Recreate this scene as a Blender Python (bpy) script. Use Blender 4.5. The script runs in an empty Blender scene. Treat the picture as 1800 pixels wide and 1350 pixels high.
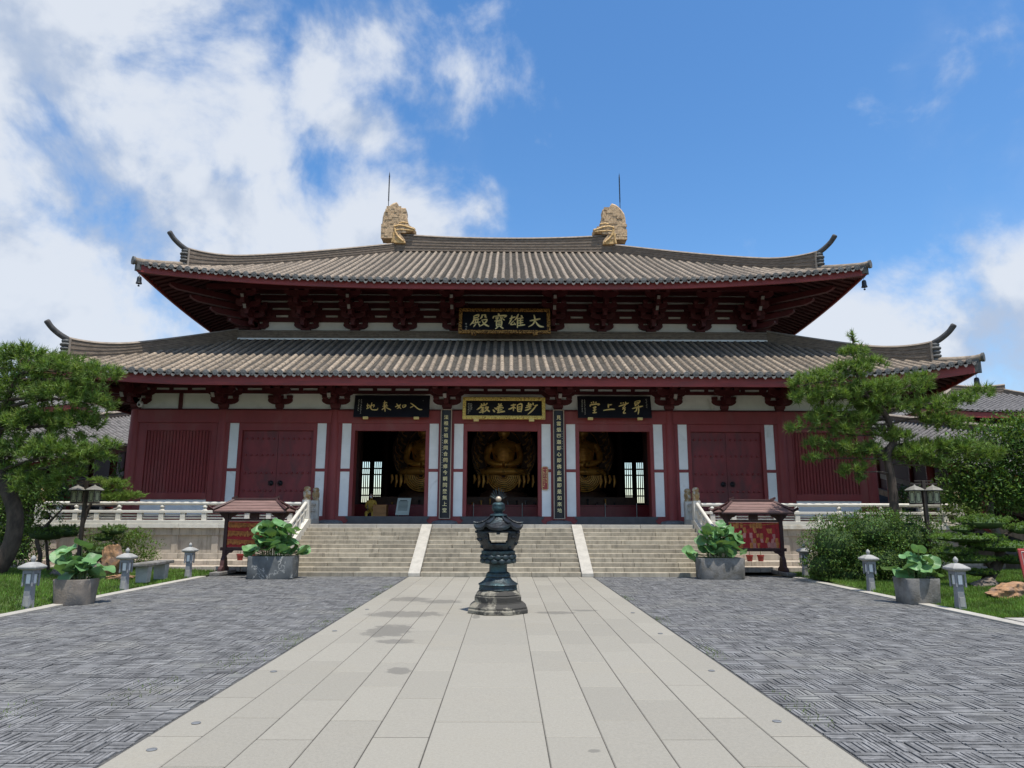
import bpy, bmesh, math, random
import numpy as np
from mathutils import Vector, Matrix
R = math.radians
random.seed(7); RNG = np.random.default_rng(11)
scene = bpy.context.scene
COL = scene.collection

# ------------------------------------------------------------------ camera, sky, sun, exposure
cam_data = bpy.data.cameras.new('camera'); cam = bpy.data.objects.new('camera', cam_data); COL.objects.link(cam)
cam_data.sensor_width = 36.0; cam_data.lens = 24.96; cam_data.clip_end = 3000.0; cam_data.clip_start = 0.05
CAM_M = Matrix.Translation((0.13, 0, 1.6)) @ Matrix.Rotation(R(-0.46), 4, 'Z') @ Matrix.Rotation(R(90 + 10.62), 4, 'X') @ Matrix.Rotation(R(0.14), 4, 'Z')
cam.matrix_world = CAM_M
scene.camera = cam
SUN_DIR = Vector((0.17, -0.25, 1.0)).normalized()          # towards the sun
scene.view_settings.view_transform = 'Standard'; scene.view_settings.look = 'None'
scene.view_settings.gamma = 1.0; scene.view_settings.exposure = 0.56
cy = scene.cycles; cy.max_bounces = 6; cy.diffuse_bounces = 3; cy.glossy_bounces = 2; cy.transmission_bounces = 2; cy.transparent_max_bounces = 4; cy.caustics_reflective = False; cy.caustics_refractive = False
scene.render.resolution_x = 1024; scene.render.resolution_y = 768

sun_data = bpy.data.lights.new('sun', 'SUN'); sun_data.energy = 3.6; sun_data.angle = R(0.53); sun_data.color = (1.0, 0.955, 0.88)
sun = bpy.data.objects.new('sun', sun_data); COL.objects.link(sun)
sun.rotation_euler = SUN_DIR.to_track_quat('Z', 'Y').to_euler(); sun.location = (0, 0, 60)

world = bpy.data.worlds.new('World'); scene.world = world; world.use_nodes = True

class NT:
    """small helper for building node trees"""
    def __init__(s, tree): s.t = tree; s.n = tree.nodes; s.l = tree.links
    def new(s, ty, **kw):
        nd = s.n.new(ty)
        for k, v in kw.items():
            if k == 'ins':
                for a, b in v.items(): s.put(nd.inputs[a], b)
            else: setattr(nd, k, v)
        return nd
    def put(s, sock, v):
        if isinstance(v, bpy.types.NodeSocket): s.l.new(v, sock)
        elif isinstance(v, bpy.types.Node): s.l.new(v.outputs[0], sock)
        else: sock.default_value = v
    def math(s, op, a, b=0.0, c=None, clamp=False):
        nd = s.n.new('ShaderNodeMath'); nd.operation = op; nd.use_clamp = clamp
        s.put(nd.inputs[0], a); s.put(nd.inputs[1], b)
        if c is not None: s.put(nd.inputs[2], c)
        return nd.outputs[0]
    def mix(s, f, a, b, blend='MIX'):
        nd = s.n.new('ShaderNodeMix'); nd.data_type = 'RGBA'; nd.blend_type = blend; nd.clamp_factor = True
        s.put(nd.inputs[0], f); s.put(nd.inputs[6], a); s.put(nd.inputs[7], b)
        return nd.outputs[2]
    def ramp(s, f, lo, hi):      # smoothstep
        nd = s.n.new('ShaderNodeMapRange'); nd.interpolation_type = 'SMOOTHSTEP'; nd.clamp = True
        s.put(nd.inputs[0], f); nd.inputs[1].default_value = lo; nd.inputs[2].default_value = hi
        nd.inputs[3].default_value = 0; nd.inputs[4].default_value = 1
        return nd.outputs[0]
    def noise(s, vec, scale, detail=4, rough=.55, dist=0.0, out=0):
        nd = s.n.new('ShaderNodeTexNoise'); nd.noise_dimensions = '3D'
        if vec is not None: s.put(nd.inputs['Vector'], vec)
        nd.inputs['Scale'].default_value = scale; nd.inputs['Detail'].default_value = detail
        nd.inputs['Roughness'].default_value = rough; nd.inputs['Distortion'].default_value = dist
        return nd.outputs[out]

def build_sky():
    w = NT(world.node_tree); w.n.clear()
    out = w.new('ShaderNodeOutputWorld'); bg = w.new('ShaderNodeBackground'); bg.inputs[1].default_value = 0.135
    sky = w.new('ShaderNodeTexSky'); sky.sky_type = 'NISHITA'; sky.sun_disc = False
    sky.sun_elevation = math.asin(SUN_DIR.z); sky.sun_rotation = math.atan2(SUN_DIR.x, SUN_DIR.y)
    sky.altitude = 50; sky.air_density = 1.0; sky.dust_density = 0.6; sky.ozone_density = 2.0
    tc = w.new('ShaderNodeTexCoord'); sx = w.new('ShaderNodeSeparateXYZ'); w.l.new(tc.outputs['Generated'], sx.inputs[0])
    X, Y, Z = sx.outputs
    az = w.math('ARCTAN2', X, Y)                       # radians, 0 = along the axis of the court
    el = w.math('ARCSINE', Z)
    D = tc.outputs['Generated']
    n1 = w.noise(D, 5.5, 7, .58, .25); n2 = w.noise(D, 2.1, 2, .5, .2); n3 = w.noise(D, 16, 4, .6, .4)
    # cloud banks as regions of the sky; broken cloud out of view, thickened to add fill light on the facade
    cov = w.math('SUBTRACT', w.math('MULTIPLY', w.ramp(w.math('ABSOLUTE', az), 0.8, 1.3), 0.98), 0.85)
    for (a, e, ra, re, k) in ((-.84, .28, .58, .56, 1.15), (-.42, .34, .26, .17, 1.05), (-.52, .62, .26, .13, .95), (-.30, .59, .06, .10, .8), (-.225, .515, .10, .05, .85),
                              (-.19, .385, .20, .11, .9), (-.04, .425, .07, .055, .7), (-.40, .22, .22, .12, .7), (.62, .15, .27, .17, 1.0), (.68, .50, .17, .17, .46), (.47, .24, .10, .08, .8)):
        q = w.math('ADD', w.math('POWER', w.math('ABSOLUTE', w.math('DIVIDE', w.math('SUBTRACT', az, a), ra)), 2.0), w.math('POWER', w.math('ABSOLUTE', w.math('DIVIDE', w.math('SUBTRACT', el, e), re)), 2.0))
        q = w.math('SUBTRACT', k, w.math('SQRT', q)); cov = w.math('SMOOTH_MAX', cov, q, .12)
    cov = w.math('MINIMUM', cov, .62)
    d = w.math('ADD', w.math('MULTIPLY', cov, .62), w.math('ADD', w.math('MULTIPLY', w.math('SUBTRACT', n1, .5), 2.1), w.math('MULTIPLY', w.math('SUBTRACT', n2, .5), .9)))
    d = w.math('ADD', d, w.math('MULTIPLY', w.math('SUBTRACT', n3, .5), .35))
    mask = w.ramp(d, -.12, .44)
    # thin veil at the fringes
    veil = w.math('MULTIPLY', w.ramp(cov, -.45, .2), w.ramp(n1, .42, .66))
    mask = w.math('MAXIMUM', mask, w.math('MULTIPLY', veil, .32))
    sv = w.new('ShaderNodeVectorMath', operation='ADD'); w.put(sv.inputs[0], D); sv.inputs[1].default_value = (.03, -.01, .07)
    s1 = w.noise(sv.outputs[0], 5.5, 4, .55, .25)
    sh = w.ramp(w.math('ADD', w.math('SUBTRACT', n1, s1), w.math('MULTIPLY', w.math('SUBTRACT', n2, .5), .5)), -.10, .11)
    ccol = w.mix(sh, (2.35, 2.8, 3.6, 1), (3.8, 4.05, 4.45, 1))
    hs = w.new('ShaderNodeHueSaturation'); w.put(hs.inputs['Color'], sky.outputs[0]); hs.inputs['Saturation'].default_value = 1.26; hs.inputs['Value'].default_value = 1.0
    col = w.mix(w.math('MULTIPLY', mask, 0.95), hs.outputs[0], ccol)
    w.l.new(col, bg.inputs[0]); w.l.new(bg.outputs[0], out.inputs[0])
build_sky()

# ------------------------------------------------------------------ mesh helpers
class MB:
    """collects geometry; build() links it as ONE mesh object"""
    def __init__(s): s.v = []; s.f = []
    def add(s, vs, fs):
        o = len(s.v); s.v += [tuple(p) for p in vs]; s.f += [tuple(i + o for i in q) for q in fs]; return s
    def box(s, x0, x1, y0, y1, z0, z1, top=None):
        a, b, c, d = (x0, x1, y0, y1) if top is None else top
        return s.add([(x0,y0,z0),(x1,y0,z0),(x1,y1,z0),(x0,y1,z0),(a,c,z1),(b,c,z1),(b,d,z1),(a,d,z1)],
              [(0,3,2,1),(4,5,6,7),(0,1,5,4),(1,2,6,5),(2,3,7,6),(3,0,4,7)])
    def obox(s, c, ax, ay, az):          # oriented box: centre and three half-axis vectors
        c, ax, ay, az = map(Vector, (c, ax, ay, az)); vs = []
        for k in (-1, 1):
            for (i, j) in ((-1,-1),(1,-1),(1,1),(-1,1)): vs.append(c + ax*i + ay*j + az*k)
        return s.add(vs, [(0,3,2,1),(4,5,6,7),(0,1,5,4),(1,2,6,5),(2,3,7,6),(3,0,4,7)])
    def prism(s, poly, f0, f1):          # poly of (a,b); f0,f1 map (a,b)->xyz for the two faces
        n = len(poly); o = len(s.v)
        s.v += [tuple(f0(*p)) for p in poly] + [tuple(f1(*p)) for p in poly]
        s.f += [tuple(o+i for i in range(n))[::-1], tuple(o+n+i for i in range(n))]
        s.f += [(o+i, o+(i+1)%n, o+n+(i+1)%n, o+n+i) for i in range(n)]; return s
    def prism_y(s, poly, y0, y1): return s.prism(poly, lambda a, b: (a, y0, b), lambda a, b: (a, y1, b))
    def prism_x(s, poly, x0, x1): return s.prism(poly, lambda a, b: (x0, a, b), lambda a, b: (x1, a, b))
    def prism_z(s, poly, z0, z1): return s.prism(poly, lambda a, b: (a, b, z0), lambda a, b: (a, b, z1))
    def lathe(s, prof, c=(0,0,0), n=16, ph=0.0, sx=1, sy=1, wob=None):
        o = len(s.v); m = len(prof)
        for (r, z) in prof:
            for k in range(n):
                a = ph + 2*math.pi*k/n; rr = r if wob is None else r*wob(a, z)
                s.v.append((c[0]+rr*math.cos(a)*sx, c[1]+rr*math.sin(a)*sy, c[2]+z))
        for i in range(m-1):
            for k in range(n):
                s.f.append((o+i*n+k, o+i*n+(k+1)%n, o+(i+1)*n+(k+1)%n, o+(i+1)*n+k))
        s.f.append(tuple(o+k for k in range(n))[::-1]); s.f.append(tuple(o+(m-1)*n+k for k in range(n))); return s
    def tube(s, pts, rad, n=8, up=(0,0,1), flat=1.0, caps=True):
        pts = [Vector(p) for p in pts]; o = len(s.v); m = len(pts)
        if not hasattr(rad, '__len__'): rad = [rad]*m
        up = Vector(up); prev = None
        for i, p in enumerate(pts):
            t = (pts[min(i+1, m-1)] - pts[max(i-1, 0)]).normalized()
            a = t.cross(up) if prev is None else prev - t*prev.dot(t)      # carried along the path so the tube never twists
            if a.length < 1e-3: a = t.cross(Vector((0, 1, 0)))
            if a.length < 1e-3: a = t.cross(Vector((1, 0, 0)))
            a.normalize(); prev = a; b = a.cross(t).normalized()
            for k in range(n):
                an = 2*math.pi*k/n; s.v.append(tuple(p + a*(math.cos(an)*rad[i]) + b*(math.sin(an)*rad[i]*flat)))
        for i in range(m-1):
            for k in range(n): s.f.append((o+i*n+k, o+i*n+(k+1)%n, o+(i+1)*n+(k+1)%n, o+(i+1)*n+k))
        if caps: s.f.append(tuple(o+k for k in range(n))[::-1]); s.f.append(tuple(o+(m-1)*n+k for k in range(n)))
        return s
    def grid(s, rows):                    # rows of equal-length point lists
        o = len(s.v); n = len(rows[0])
        for r in rows: s.v += [tuple(p) for p in r]
        for i in range(len(rows)-1):
            for k in range(n-1): s.f.append((o+i*n+k, o+i*n+k+1, o+(i+1)*n+k+1, o+(i+1)*n+k))
        return s
    def ball(s, c, rx, ry, rz, n=12, m=8, wob=None):
        prof = []
        o = len(s.v)
        for i in range(m+1):
            th = -math.pi/2 + math.pi*i/m
            for k in range(n):
                a = 2*math.pi*k/n; d = (math.cos(th)*math.cos(a), math.cos(th)*math.sin(a), math.sin(th))
                w_ = 1 if wob is None else wob(d)
                s.v.append((c[0]+rx*d[0]*w_, c[1]+ry*d[1]*w_, c[2]+rz*d[2]*w_))
        for i in range(m):
            for k in range(n): s.f.append((o+i*n+k, o+i*n+(k+1)%n, o+(i+1)*n+(k+1)%n, o+(i+1)*n+k))
        return s
    def mesh(s, name, mat=None, smooth=False):
        me = bpy.data.meshes.new(name); me.from_pydata(s.v, [], s.f); me.validate()
        bm = bmesh.new(); bm.from_mesh(me); bmesh.ops.recalc_face_normals(bm, faces=bm.faces[:]); bm.to_mesh(me); bm.free()
        if mat: me.materials.append(mat)
        if smooth:
            for p in me.polygons: p.use_smooth = True
            try: me.set_sharp_from_angle(angle=R(smooth if smooth is not True else 40))
            except Exception: pass
        return me
    def build(s, name, mat, parent=None, smooth=False, bevel=0, local=False):
        return link(name, s.mesh(name, mat, smooth), parent, bevel=bevel, local=local)

WM = {}
def link(name, data, parent=None, M=None, bevel=0, local=False):
    o = bpy.data.objects.new(name, data); COL.objects.link(o)
    M = M or Matrix.Identity(4); o.matrix_basis = M
    if parent is not None:
        o.parent = parent
        if local: WM[o] = WM[parent] @ M
        else: o.matrix_parent_inverse = WM[parent].inverted(); WM[o] = M
    else: WM[o] = M
    if bevel:
        b = o.modifiers.new('bevel', 'BEVEL'); b.width = bevel; b.segments = 2; b.limit_method = 'ANGLE'; b.angle_limit = R(40)
        b.harden_normals = False
    return o
def T(x=0, y=0, z=0, rz=0, s=1, rx=0, ry=0):
    m = Matrix.Translation((x, y, z))
    if rz: m = m @ Matrix.Rotation(rz, 4, 'Z')
    if rx: m = m @ Matrix.Rotation(rx, 4, 'X')
    if ry: m = m @ Matrix.Rotation(ry, 4, 'Y')
    if hasattr(s, '__len__'): m = m @ Matrix.Diagonal((s[0], s[1], s[2], 1))
    elif s != 1: m = m @ Matrix.Scale(s, 4)
    return m
def tag(o, label=None, cat=None, group=None, kind=None):
    if label: o['label'] = label
    if cat: o['category'] = cat
    if group: o['group'] = group
    if kind: o['kind'] = kind
    return o
def thing(name, label, cat, M=None, group=None):
    o = link(name, None, None, M); o.empty_display_size = 0.2
    return tag(o, label, cat, group)
def copy_tree(root, M, label=None, parent=None):
    c = root.copy(); COL.objects.link(c); c.parent = parent
    if parent is None:
        c.matrix_basis = M; WM[c] = M
        if label: c['label'] = label
    for ch in list(root.children): copy_tree(ch, None, None, c)
    return c
def np_mesh(name, V, F, mat=None, smooth=False):
    me = bpy.data.meshes.new(name); V = np.asarray(V, np.float32).reshape(-1, 3); F = np.asarray(F, np.int32)
    k = F.shape[1]; me.vertices.add(len(V)); me.vertices.foreach_set('co', V.ravel())
    me.loops.add(F.size); me.loops.foreach_set('vertex_index', F.ravel())
    me.polygons.add(len(F)); me.polygons.foreach_set('loop_start', np.arange(0, F.size, k, dtype=np.int32))
    me.polygons.foreach_set('loop_total', np.full(len(F), k, np.int32))
    me.update(calc_edges=True)
    me.polygons.foreach_set('use_smooth', np.full(len(F), bool(smooth)))
    if mat: me.materials.append(mat)
    return me
def spline(pts, k=6):
    """Catmull-Rom through points (any dimension)"""
    P = [np.array(p, float) for p in pts]; out = []
    for i in range(len(P)-1):
        a, b, c, d = P[max(i-1,0)], P[i], P[i+1], P[min(i+2,len(P)-1)]
        for j in range(k):
            t = j/k; out.append(.5*((2*b)+(c-a)*t+(2*a-5*b+4*c-d)*t*t+(3*b-a-3*c+d)*t**3))
    out.append(P[-1]); return [tuple(p) for p in out]
# ------------------------------------------------------------------ materials (all procedural)
def C4(c): return (c[0], c[1], c[2], 1)
def material(name, col, rough=.75, var=.18, scale=3.0, col2=None, c2=(.45, .65), s2=1.2, bump=.15, bscale=30, metal=0.0, rand=0.0,
             spec=.4, world=False, stretch=(1,1,1), island=0.0, extra=None, trans=0.0, speck=0.0, detail=3):
    m = bpy.data.materials.new(name); m.use_nodes = True; t = NT(m.node_tree)
    b = t.n['Principled BSDF']; out = t.n['Material Output']
    if world: vec = t.new('ShaderNodeNewGeometry').outputs['Position']
    else: vec = t.new('ShaderNodeTexCoord').outputs['Object']
    oi = t.new('ShaderNodeObjectInfo')
    if rand and not world:
        va = t.new('ShaderNodeVectorMath', operation='ADD'); t.put(va.inputs[0], vec)
        rv = t.new('ShaderNodeCombineXYZ')
        for i in range(3): t.put(rv.inputs[i], t.math('MULTIPLY', oi.outputs['Random'], 37.0 + 11*i))
        t.put(va.inputs[1], rv.outputs[0]); vec = va.outputs[0]
    if stretch != (1,1,1):
        mp = t.new('ShaderNodeMapping'); t.put(mp.inputs[0], vec); mp.inputs['Scale'].default_value = stretch; vec = mp.outputs[0]
    n1 = t.noise(vec, scale, detail, .6)
    c = t.mix(t.ramp(n1, .3, .7), C4([x*(1-var) for x in col]), C4([min(1, x*(1+var)) for x in col]))
    if col2:
        n2 = t.noise(vec, s2, 4, .65, .4); c = t.mix(t.ramp(n2, *c2), c, C4(col2))
    if speck:
        n3 = t.noise(vec, 240, 2, .5); c = t.mix(t.math('MULTIPLY', t.ramp(n3, .5, .75), speck), c, C4([x*.35 for x in col]))
    if rand or island:
        src = t.new('ShaderNodeNewGeometry').outputs['Random Per Island'] if island else oi.outputs['Random']
        k = island or rand
        hs = t.new('ShaderNodeHueSaturation'); t.put(hs.inputs['Color'], c)
        t.put(hs.inputs['Value'], t.math('ADD', t.math('MULTIPLY', src, 2*k), 1-k))
        if island: t.put(hs.inputs['Hue'], t.math('ADD', t.math('MULTIPLY', src, .05), .475))
        c = hs.outputs[0]
    if extra: c = extra(t, vec, c, b)
    t.put(b.inputs['Base Color'], c)
    b.inputs['Roughness'].default_value = rough; b.inputs['Metallic'].default_value = metal
    b.inputs['Specular IOR Level'].default_value = spec
    if bump:
        bn = t.new('ShaderNodeBump'); bn.inputs['Strength'].default_value = min(1, bump); bn.inputs['Distance'].default_value = .02
        t.put(bn.inputs['Height'], t.noise(vec, bscale, 2, .6)); t.put(b.inputs['Normal'], bn.outputs[0])
    if trans:
        tr = t.new('ShaderNodeBsdfTranslucent'); t.put(tr.inputs[0], t.mix(.5, c, (.25, .4, .03, 1)))
        ms = t.new('ShaderNodeMixShader'); ms.inputs[0].default_value = trans
        t.l.new(b.outputs[0], ms.inputs[1]); t.l.new(tr.outputs[0], ms.inputs[2]); t.l.new(ms.outputs[0], out.inputs[0])
    return m

def stain_path(t, vec, c, b):
    """old damp marks with shapes of their own on the walk"""
    m = None
    for (x, y, rx, ry) in ((-1.55, 10.65, .40, .75), (-1.3, 9.75, .36, .22), (-1.0, 7.95, .17, .22), (-1.75, 14.6, .5, .5), (-1.1, 14.2, .5, .4), (-1.55, 12.4, .8, .5), (.98, 12.6, .4, .25), (.75, 5.33, .06, .05), (1.5, 12.9, .3, .15), (-.35, 12.1, .08, .3)):
        mp = t.new('ShaderNodeMapping'); t.put(mp.inputs[0], vec); mp.vector_type = 'POINT'
        mp.inputs['Scale'].default_value = (1/rx, 1/ry, 0); mp.inputs['Location'].default_value = (-x/rx, -y/ry, 0)
        ln = t.new('ShaderNodeVectorMath', operation='LENGTH'); t.put(ln.inputs[0], mp.outputs[0])
        q = t.math('SUBTRACT', 1.0, ln.outputs['Value'])
        m = q if m is None else t.math('MAXIMUM', m, q)
    nn = t.noise(vec, 5.0, 6, .7)
    mk = t.ramp(t.math('ADD', m, t.math('MULTIPLY', t.math('SUBTRACT', nn, .5), 1.7)), .12, .36)
    mk = t.math('MULTIPLY', mk, t.ramp(m, -.3, .3))
    c = t.mix(t.math('MULTIPLY', mk, .5), c, (.09, .085, .075, 1))
    big = t.noise(vec, .7, 5, .65); c = t.mix(t.math('MULTIPLY', t.ramp(big, .52, .75), .25), c, (.30, .265, .20, 1))
    return c
def drip(t, vec, c, b):
    """dark weather streaks running down stone faces"""
    mp = t.new('ShaderNodeMapping'); t.put(mp.inputs[0], vec); mp.inputs['Scale'].default_value = (7, 7, .8)
    n = t.noise(mp.outputs[0], 1.0, 6, .7); c = t.mix(t.math('MULTIPLY', t.ramp(n, .46, .70), .62), c, (.12, .105, .08, 1)); return c
def veins(t, vec, c, b):
    n = t.noise(vec, 1.5, 5, .6, .5); d = t.math('ABSOLUTE', t.math('SUBTRACT', n, .5))
    return t.mix(t.math('MULTIPLY', t.ramp(d, .014, .0), .7), c, (.5, .49, .45, 1))
def courses(t, vec, c, b):
    """thin tile courses of a ridge: joints as fine relief and grime"""
    g = t.new('ShaderNodeNewGeometry'); sp = t.new('ShaderNodeSeparateXYZ'); t.put(sp.inputs[0], g.outputs['Position'])
    n = t.noise(vec, 9, 3, .6); z = t.math('ADD', t.math('MULTIPLY', sp.outputs[2], 13), t.math('MULTIPLY', n, 1.2))
    fr = t.math('FRACT', z); return t.mix(t.math('MULTIPLY', t.ramp(fr, .78, .95), .55), c, (.05, .042, .036, 1))

m_granite = material('path_granite', (.46, .425, .36), .8, .10, 5, world=False, rand=.07, speck=.3, bump=.12, bscale=140, extra=None)
def _pg(t, vec, c, b):
    return stain_path(t, t.new('ShaderNodeNewGeometry').outputs['Position'], c, b)
m_path = material('walk_granite', (.288, .268, .222), .72, .06, 45, rand=.06, speck=.5, bump=.14, bscale=150, extra=_pg)
m_joint = material('joint_dirt', (.06, .055, .045), .95, .3, 20)
m_brick = material('grey_brick', (.158, .156, .153), .78, .35, 4, island=.22, col2=(.20, .195, .18), c2=(.47, .70), s2=.9, bump=.3, bscale=60)
m_brick_o = material('grey_brick_single', (.158, .156, .153), .78, .35, 9, rand=.22, bump=.3, bscale=60)
m_kerb = material('kerb_stone', (.40, .375, .325), .75, .1, 5, rand=.06, speck=.3, bump=.12, bscale=120)
m_step = material('step_stone', (.335, .295, .225), .75, .14, 5, rand=.17, speck=.25, bump=.2, bscale=90, extra=drip)
m_terr = material('terrace_stone', (.44, .385, .315), .75, .12, 3, rand=.05, speck=.2, bump=.12, bscale=90, extra=drip, col2=(.46, .36, .30), c2=(.5, .7), s2=.6)
m_white_stone = material('balustrade_stone', (.62, .59, .52), .7, .08, 5, rand=.05, speck=.15, bump=.1, bscale=100, col2=(.48, .42, .32), c2=(.56, .75), s2=1.6)
m_postcap = material('post_cap_stone', (.36, .24, .11), .75, .3, 9, col2=(.50, .45, .36), c2=(.5, .6), s2=7, bump=.4, bscale=40)
m_floor = material('hall_floor', (.20, .19, .18), .4, .1, 4)
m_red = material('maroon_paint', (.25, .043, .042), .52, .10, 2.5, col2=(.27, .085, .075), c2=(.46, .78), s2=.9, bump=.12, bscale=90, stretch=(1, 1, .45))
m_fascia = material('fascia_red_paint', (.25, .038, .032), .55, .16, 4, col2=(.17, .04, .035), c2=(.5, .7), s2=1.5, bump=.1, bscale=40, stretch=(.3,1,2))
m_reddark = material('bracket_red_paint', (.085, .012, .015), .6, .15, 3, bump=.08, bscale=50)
m_door = material('door_red_paint', (.225, .038, .039), .5, .14, 3, col2=(.125, .04, .04), c2=(.45, .7), s2=1.8, bump=.08, bscale=50, stretch=(1,1,.4))
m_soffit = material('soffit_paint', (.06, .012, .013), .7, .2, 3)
m_plaster = material('white_plaster', (.90, .90, .87), .85, .05, 2, col2=(.60, .59, .54), c2=(.58, .8), s2=1.1, bump=.08, bscale=50)
m_ang = material('bracket_tip_grey', (.32, .30, .29), .7, .1, 5)
m_tile = material('roof_tile', (.265, .212, .158), .85, .28, 7, rand=.2, col2=(.145, .125, .105), c2=(.5, .72), s2=3.5, bump=.35, bscale=35)
m_pan = material('pan_tile', (.085, .075, .062), .9, .3, 6, col2=(.055, .05, .04), c2=(.5, .7), s2=4, bump=.4, bscale=30)
m_endtile = material('end_tile', (.115, .115, .11), .85, .25, 14, rand=.22, bump=.5, bscale=45)
m_ridge = material('ridge_courses', (.205, .16, .12), .88, .2, 5, bump=.4, bscale=30, extra=courses, stretch=(1,1,2.5))
m_ridgecap = material('ridge_cap', (.26, .215, .17), .85, .2, 6, bump=.3, bscale=30)
m_horn = material('horn_tile', (.075, .072, .07), .75, .3, 8, bump=.3, bscale=30)
m_chiwen = material('ridge_beast_clay', (.52, .37, .22), .85, .3, 9, col2=(.30, .21, .13), c2=(.5, .68), s2=4.5, bump=.6, bscale=18)
m_chigold = material('ridge_beast_gilt', (.58, .38, .16), .62, .25, 9, col2=(.35, .18, .06), c2=(.55, .72), s2=6, bump=.4, bscale=30, metal=0.05)
m_iron = material('dark_iron', (.03, .03, .032), .55, .2, 10, metal=.5)
m_bell = material('bell_bronze', (.035, .04, .045), .5, .3, 10, metal=.5)
m_lacq = material('black_lacquer', (.010, .011, .017), .35, .2, 3, bump=.03, bscale=40)
m_gold = material('gold_leaf', (1.0, .76, .32), .38, .1, 10, metal=.1, bump=.15, bscale=60)
m_goldflat = material('gilt_lettering', (1.0, .80, .40), .5, .1, 10, metal=0.0)
m_goldframe = material('gilt_frame', (1.0, .68, .20), .4, .25, 18, metal=.1, col2=(.32, .15, .04), c2=(.52, .62), s2=16, bump=.8, bscale=28)
m_goldframe2 = material('aged_gilt_frame', (.55, .30, .09), .5, .25, 18, metal=.35, col2=(.07, .03, .012), c2=(.47, .56), s2=16, bump=.8, bscale=28)
m_inkwhite = material('pale_inscription', (.72, .70, .62), .6, .05, 5)
m_couplet_edge = material('couplet_edge', (.42, .33, .26), .5, .1, 8)
m_buddha = material('statue_gilt', (.95, .45, .11), .32, .2, 3, metal=.3, col2=(.22, .09, .03), c2=(.5, .7), s2=2.2, bump=.2, bscale=14)
m_mandorla = material('mandorla_wood', (.10, .045, .025), .5, .2, 4)
m_mandgold = material('mandorla_gilt', (.62, .36, .14), .4, .2, 5, metal=.3)
m_altar = material('altar_red', (.22, .02, .025), .35, .1, 4)
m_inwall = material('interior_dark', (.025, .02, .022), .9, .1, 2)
m_threshold = material('threshold_grey', (.075, .072, .075), .45, .15, 4, bump=.08)
m_plinth = material('plinth_stone', (.16, .165, .17), .8, .2, 10, bump=.3)
m_bronze = material('lantern_bronze', (.034, .045, .050), .5, .3, 6, metal=.55, col2=(.045, .09, .10), c2=(.45, .62), s2=3.2, bump=.55, bscale=24)
m_bronze_d = material('lantern_bronze_dark', (.032, .034, .036), .45, .3, 6, metal=.6, col2=(.04, .055, .062), c2=(.5, .62), s2=3, bump=.7, bscale=22)
m_lstone = material('lantern_base_stone', (.25, .23, .18), .8, .15, 6, col2=(.045, .042, .036), c2=(.38, .52), s2=3.2, bump=.3, bscale=40)
m_pearl = material('lantern_pearl', (.42, .34, .25), .5, .2, 8, metal=.3)
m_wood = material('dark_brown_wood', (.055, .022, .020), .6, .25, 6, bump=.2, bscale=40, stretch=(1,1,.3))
m_woodroof = material('brown_board_roof', (.17, .10, .085), .75, .25, 6, rand=.12, bump=.3, bscale=40, stretch=(.3,2,2))
m_cardred = material('red_card', (.36, .018, .020), .55, .1, 8, rand=.3)
m_cardgold = material('gold_tassel', (.50, .19, .05), .6, .3, 12, island=0.0)
m_cardpale = material('pale_card', (.55, .22, .18), .6, .1, 12, rand=.2)
m_bollard = material('bollard_granite', (.235, .24, .25), .75, .14, 6, speck=.3, bump=.2, bscale=110)
m_bollard_top = material('bollard_cap_stone', (.33, .325, .305), .8, .14, 6, speck=.3, bump=.2, bscale=110)
m_lampglass = material('white_lamp_panel', (.72, .73, .72), .4, .03, 4, bump=0)
m_yelglass = material('yellow_lamp_panel', (.70, .68, .44), .35, .08, 4, bump=0, trans=.5)
m_lamppost = material('lamp_post_metal', (.055, .042, .034), .5, .2, 8, metal=.4)
m_lamproof = material('lamp_roof_metal', (.20, .19, .165), .6, .15, 8, metal=.2)
m_marble = material('veined_grey_marble', (.115, .12, .118), .55, .2, 4, extra=veins, bump=.1)
m_trough = material('rough_grey_trough', (.20, .19, .175), .85, .2, 5, col2=(.13, .12, .10), c2=(.45, .65), s2=3, bump=.4, bscale=30)
m_trough2 = material('brown_stone_trough', (.23, .195, .16), .85, .2, 5, col2=(.15, .14, .13), c2=(.45, .65), s2=2, bump=.4, bscale=30)
m_soil = material('wet_soil', (.035, .028, .02), .8, .3, 10, bump=.5)
m_rock = material('orange_rock', (.36, .20, .10), .85, .25, 4, col2=(.20, .13, .09), c2=(.44, .60), s2=3.5, bump=.7, bscale=14)
m_rockgrey = material('grey_brown_rock', (.20, .155, .12), .85, .3, 5, col2=(.11, .10, .09), c2=(.45, .6), s2=3, bump=.7, bscale=14)
m_pot = material('red_flowerpot', (.25, .035, .03), .5, .1, 8)
m_redsign = material('red_sign_board', (.33, .045, .04), .45, .1, 3)
m_grass_soil = material('lawn_soil', (.05, .075, .018), .95, .4, 4, col2=(.085, .07, .035), c2=(.55, .7), s2=.8, bump=.5)
m_grass = material('grass_blades', (.115, .20, .028), .6, .5, 1.6, island=.35, trans=.3, bump=0)
m_pine = material('pine_needles', (.115, .185, .042), .65, .5, 6.0, island=.28, trans=.28, bump=0, col2=(.12, .18, .04), c2=(.5, .68), s2=1.3)
m_pine_l = material('fresh_pine_needles', (.155, .235, .045), .6, .45, 6.0, island=.28, trans=.34, bump=0, col2=(.19, .25, .05), c2=(.5, .68), s2=1.5)
m_pine_d = material('dark_pad_needles', (.045, .085, .036), .6, .3, 2, island=.4, trans=.15, bump=0)
m_leaf_d = material('dark_leaves', (.056, .105, .028), .62, .5, 4.0, island=.5, trans=.2, bump=0, spec=.18)
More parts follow.
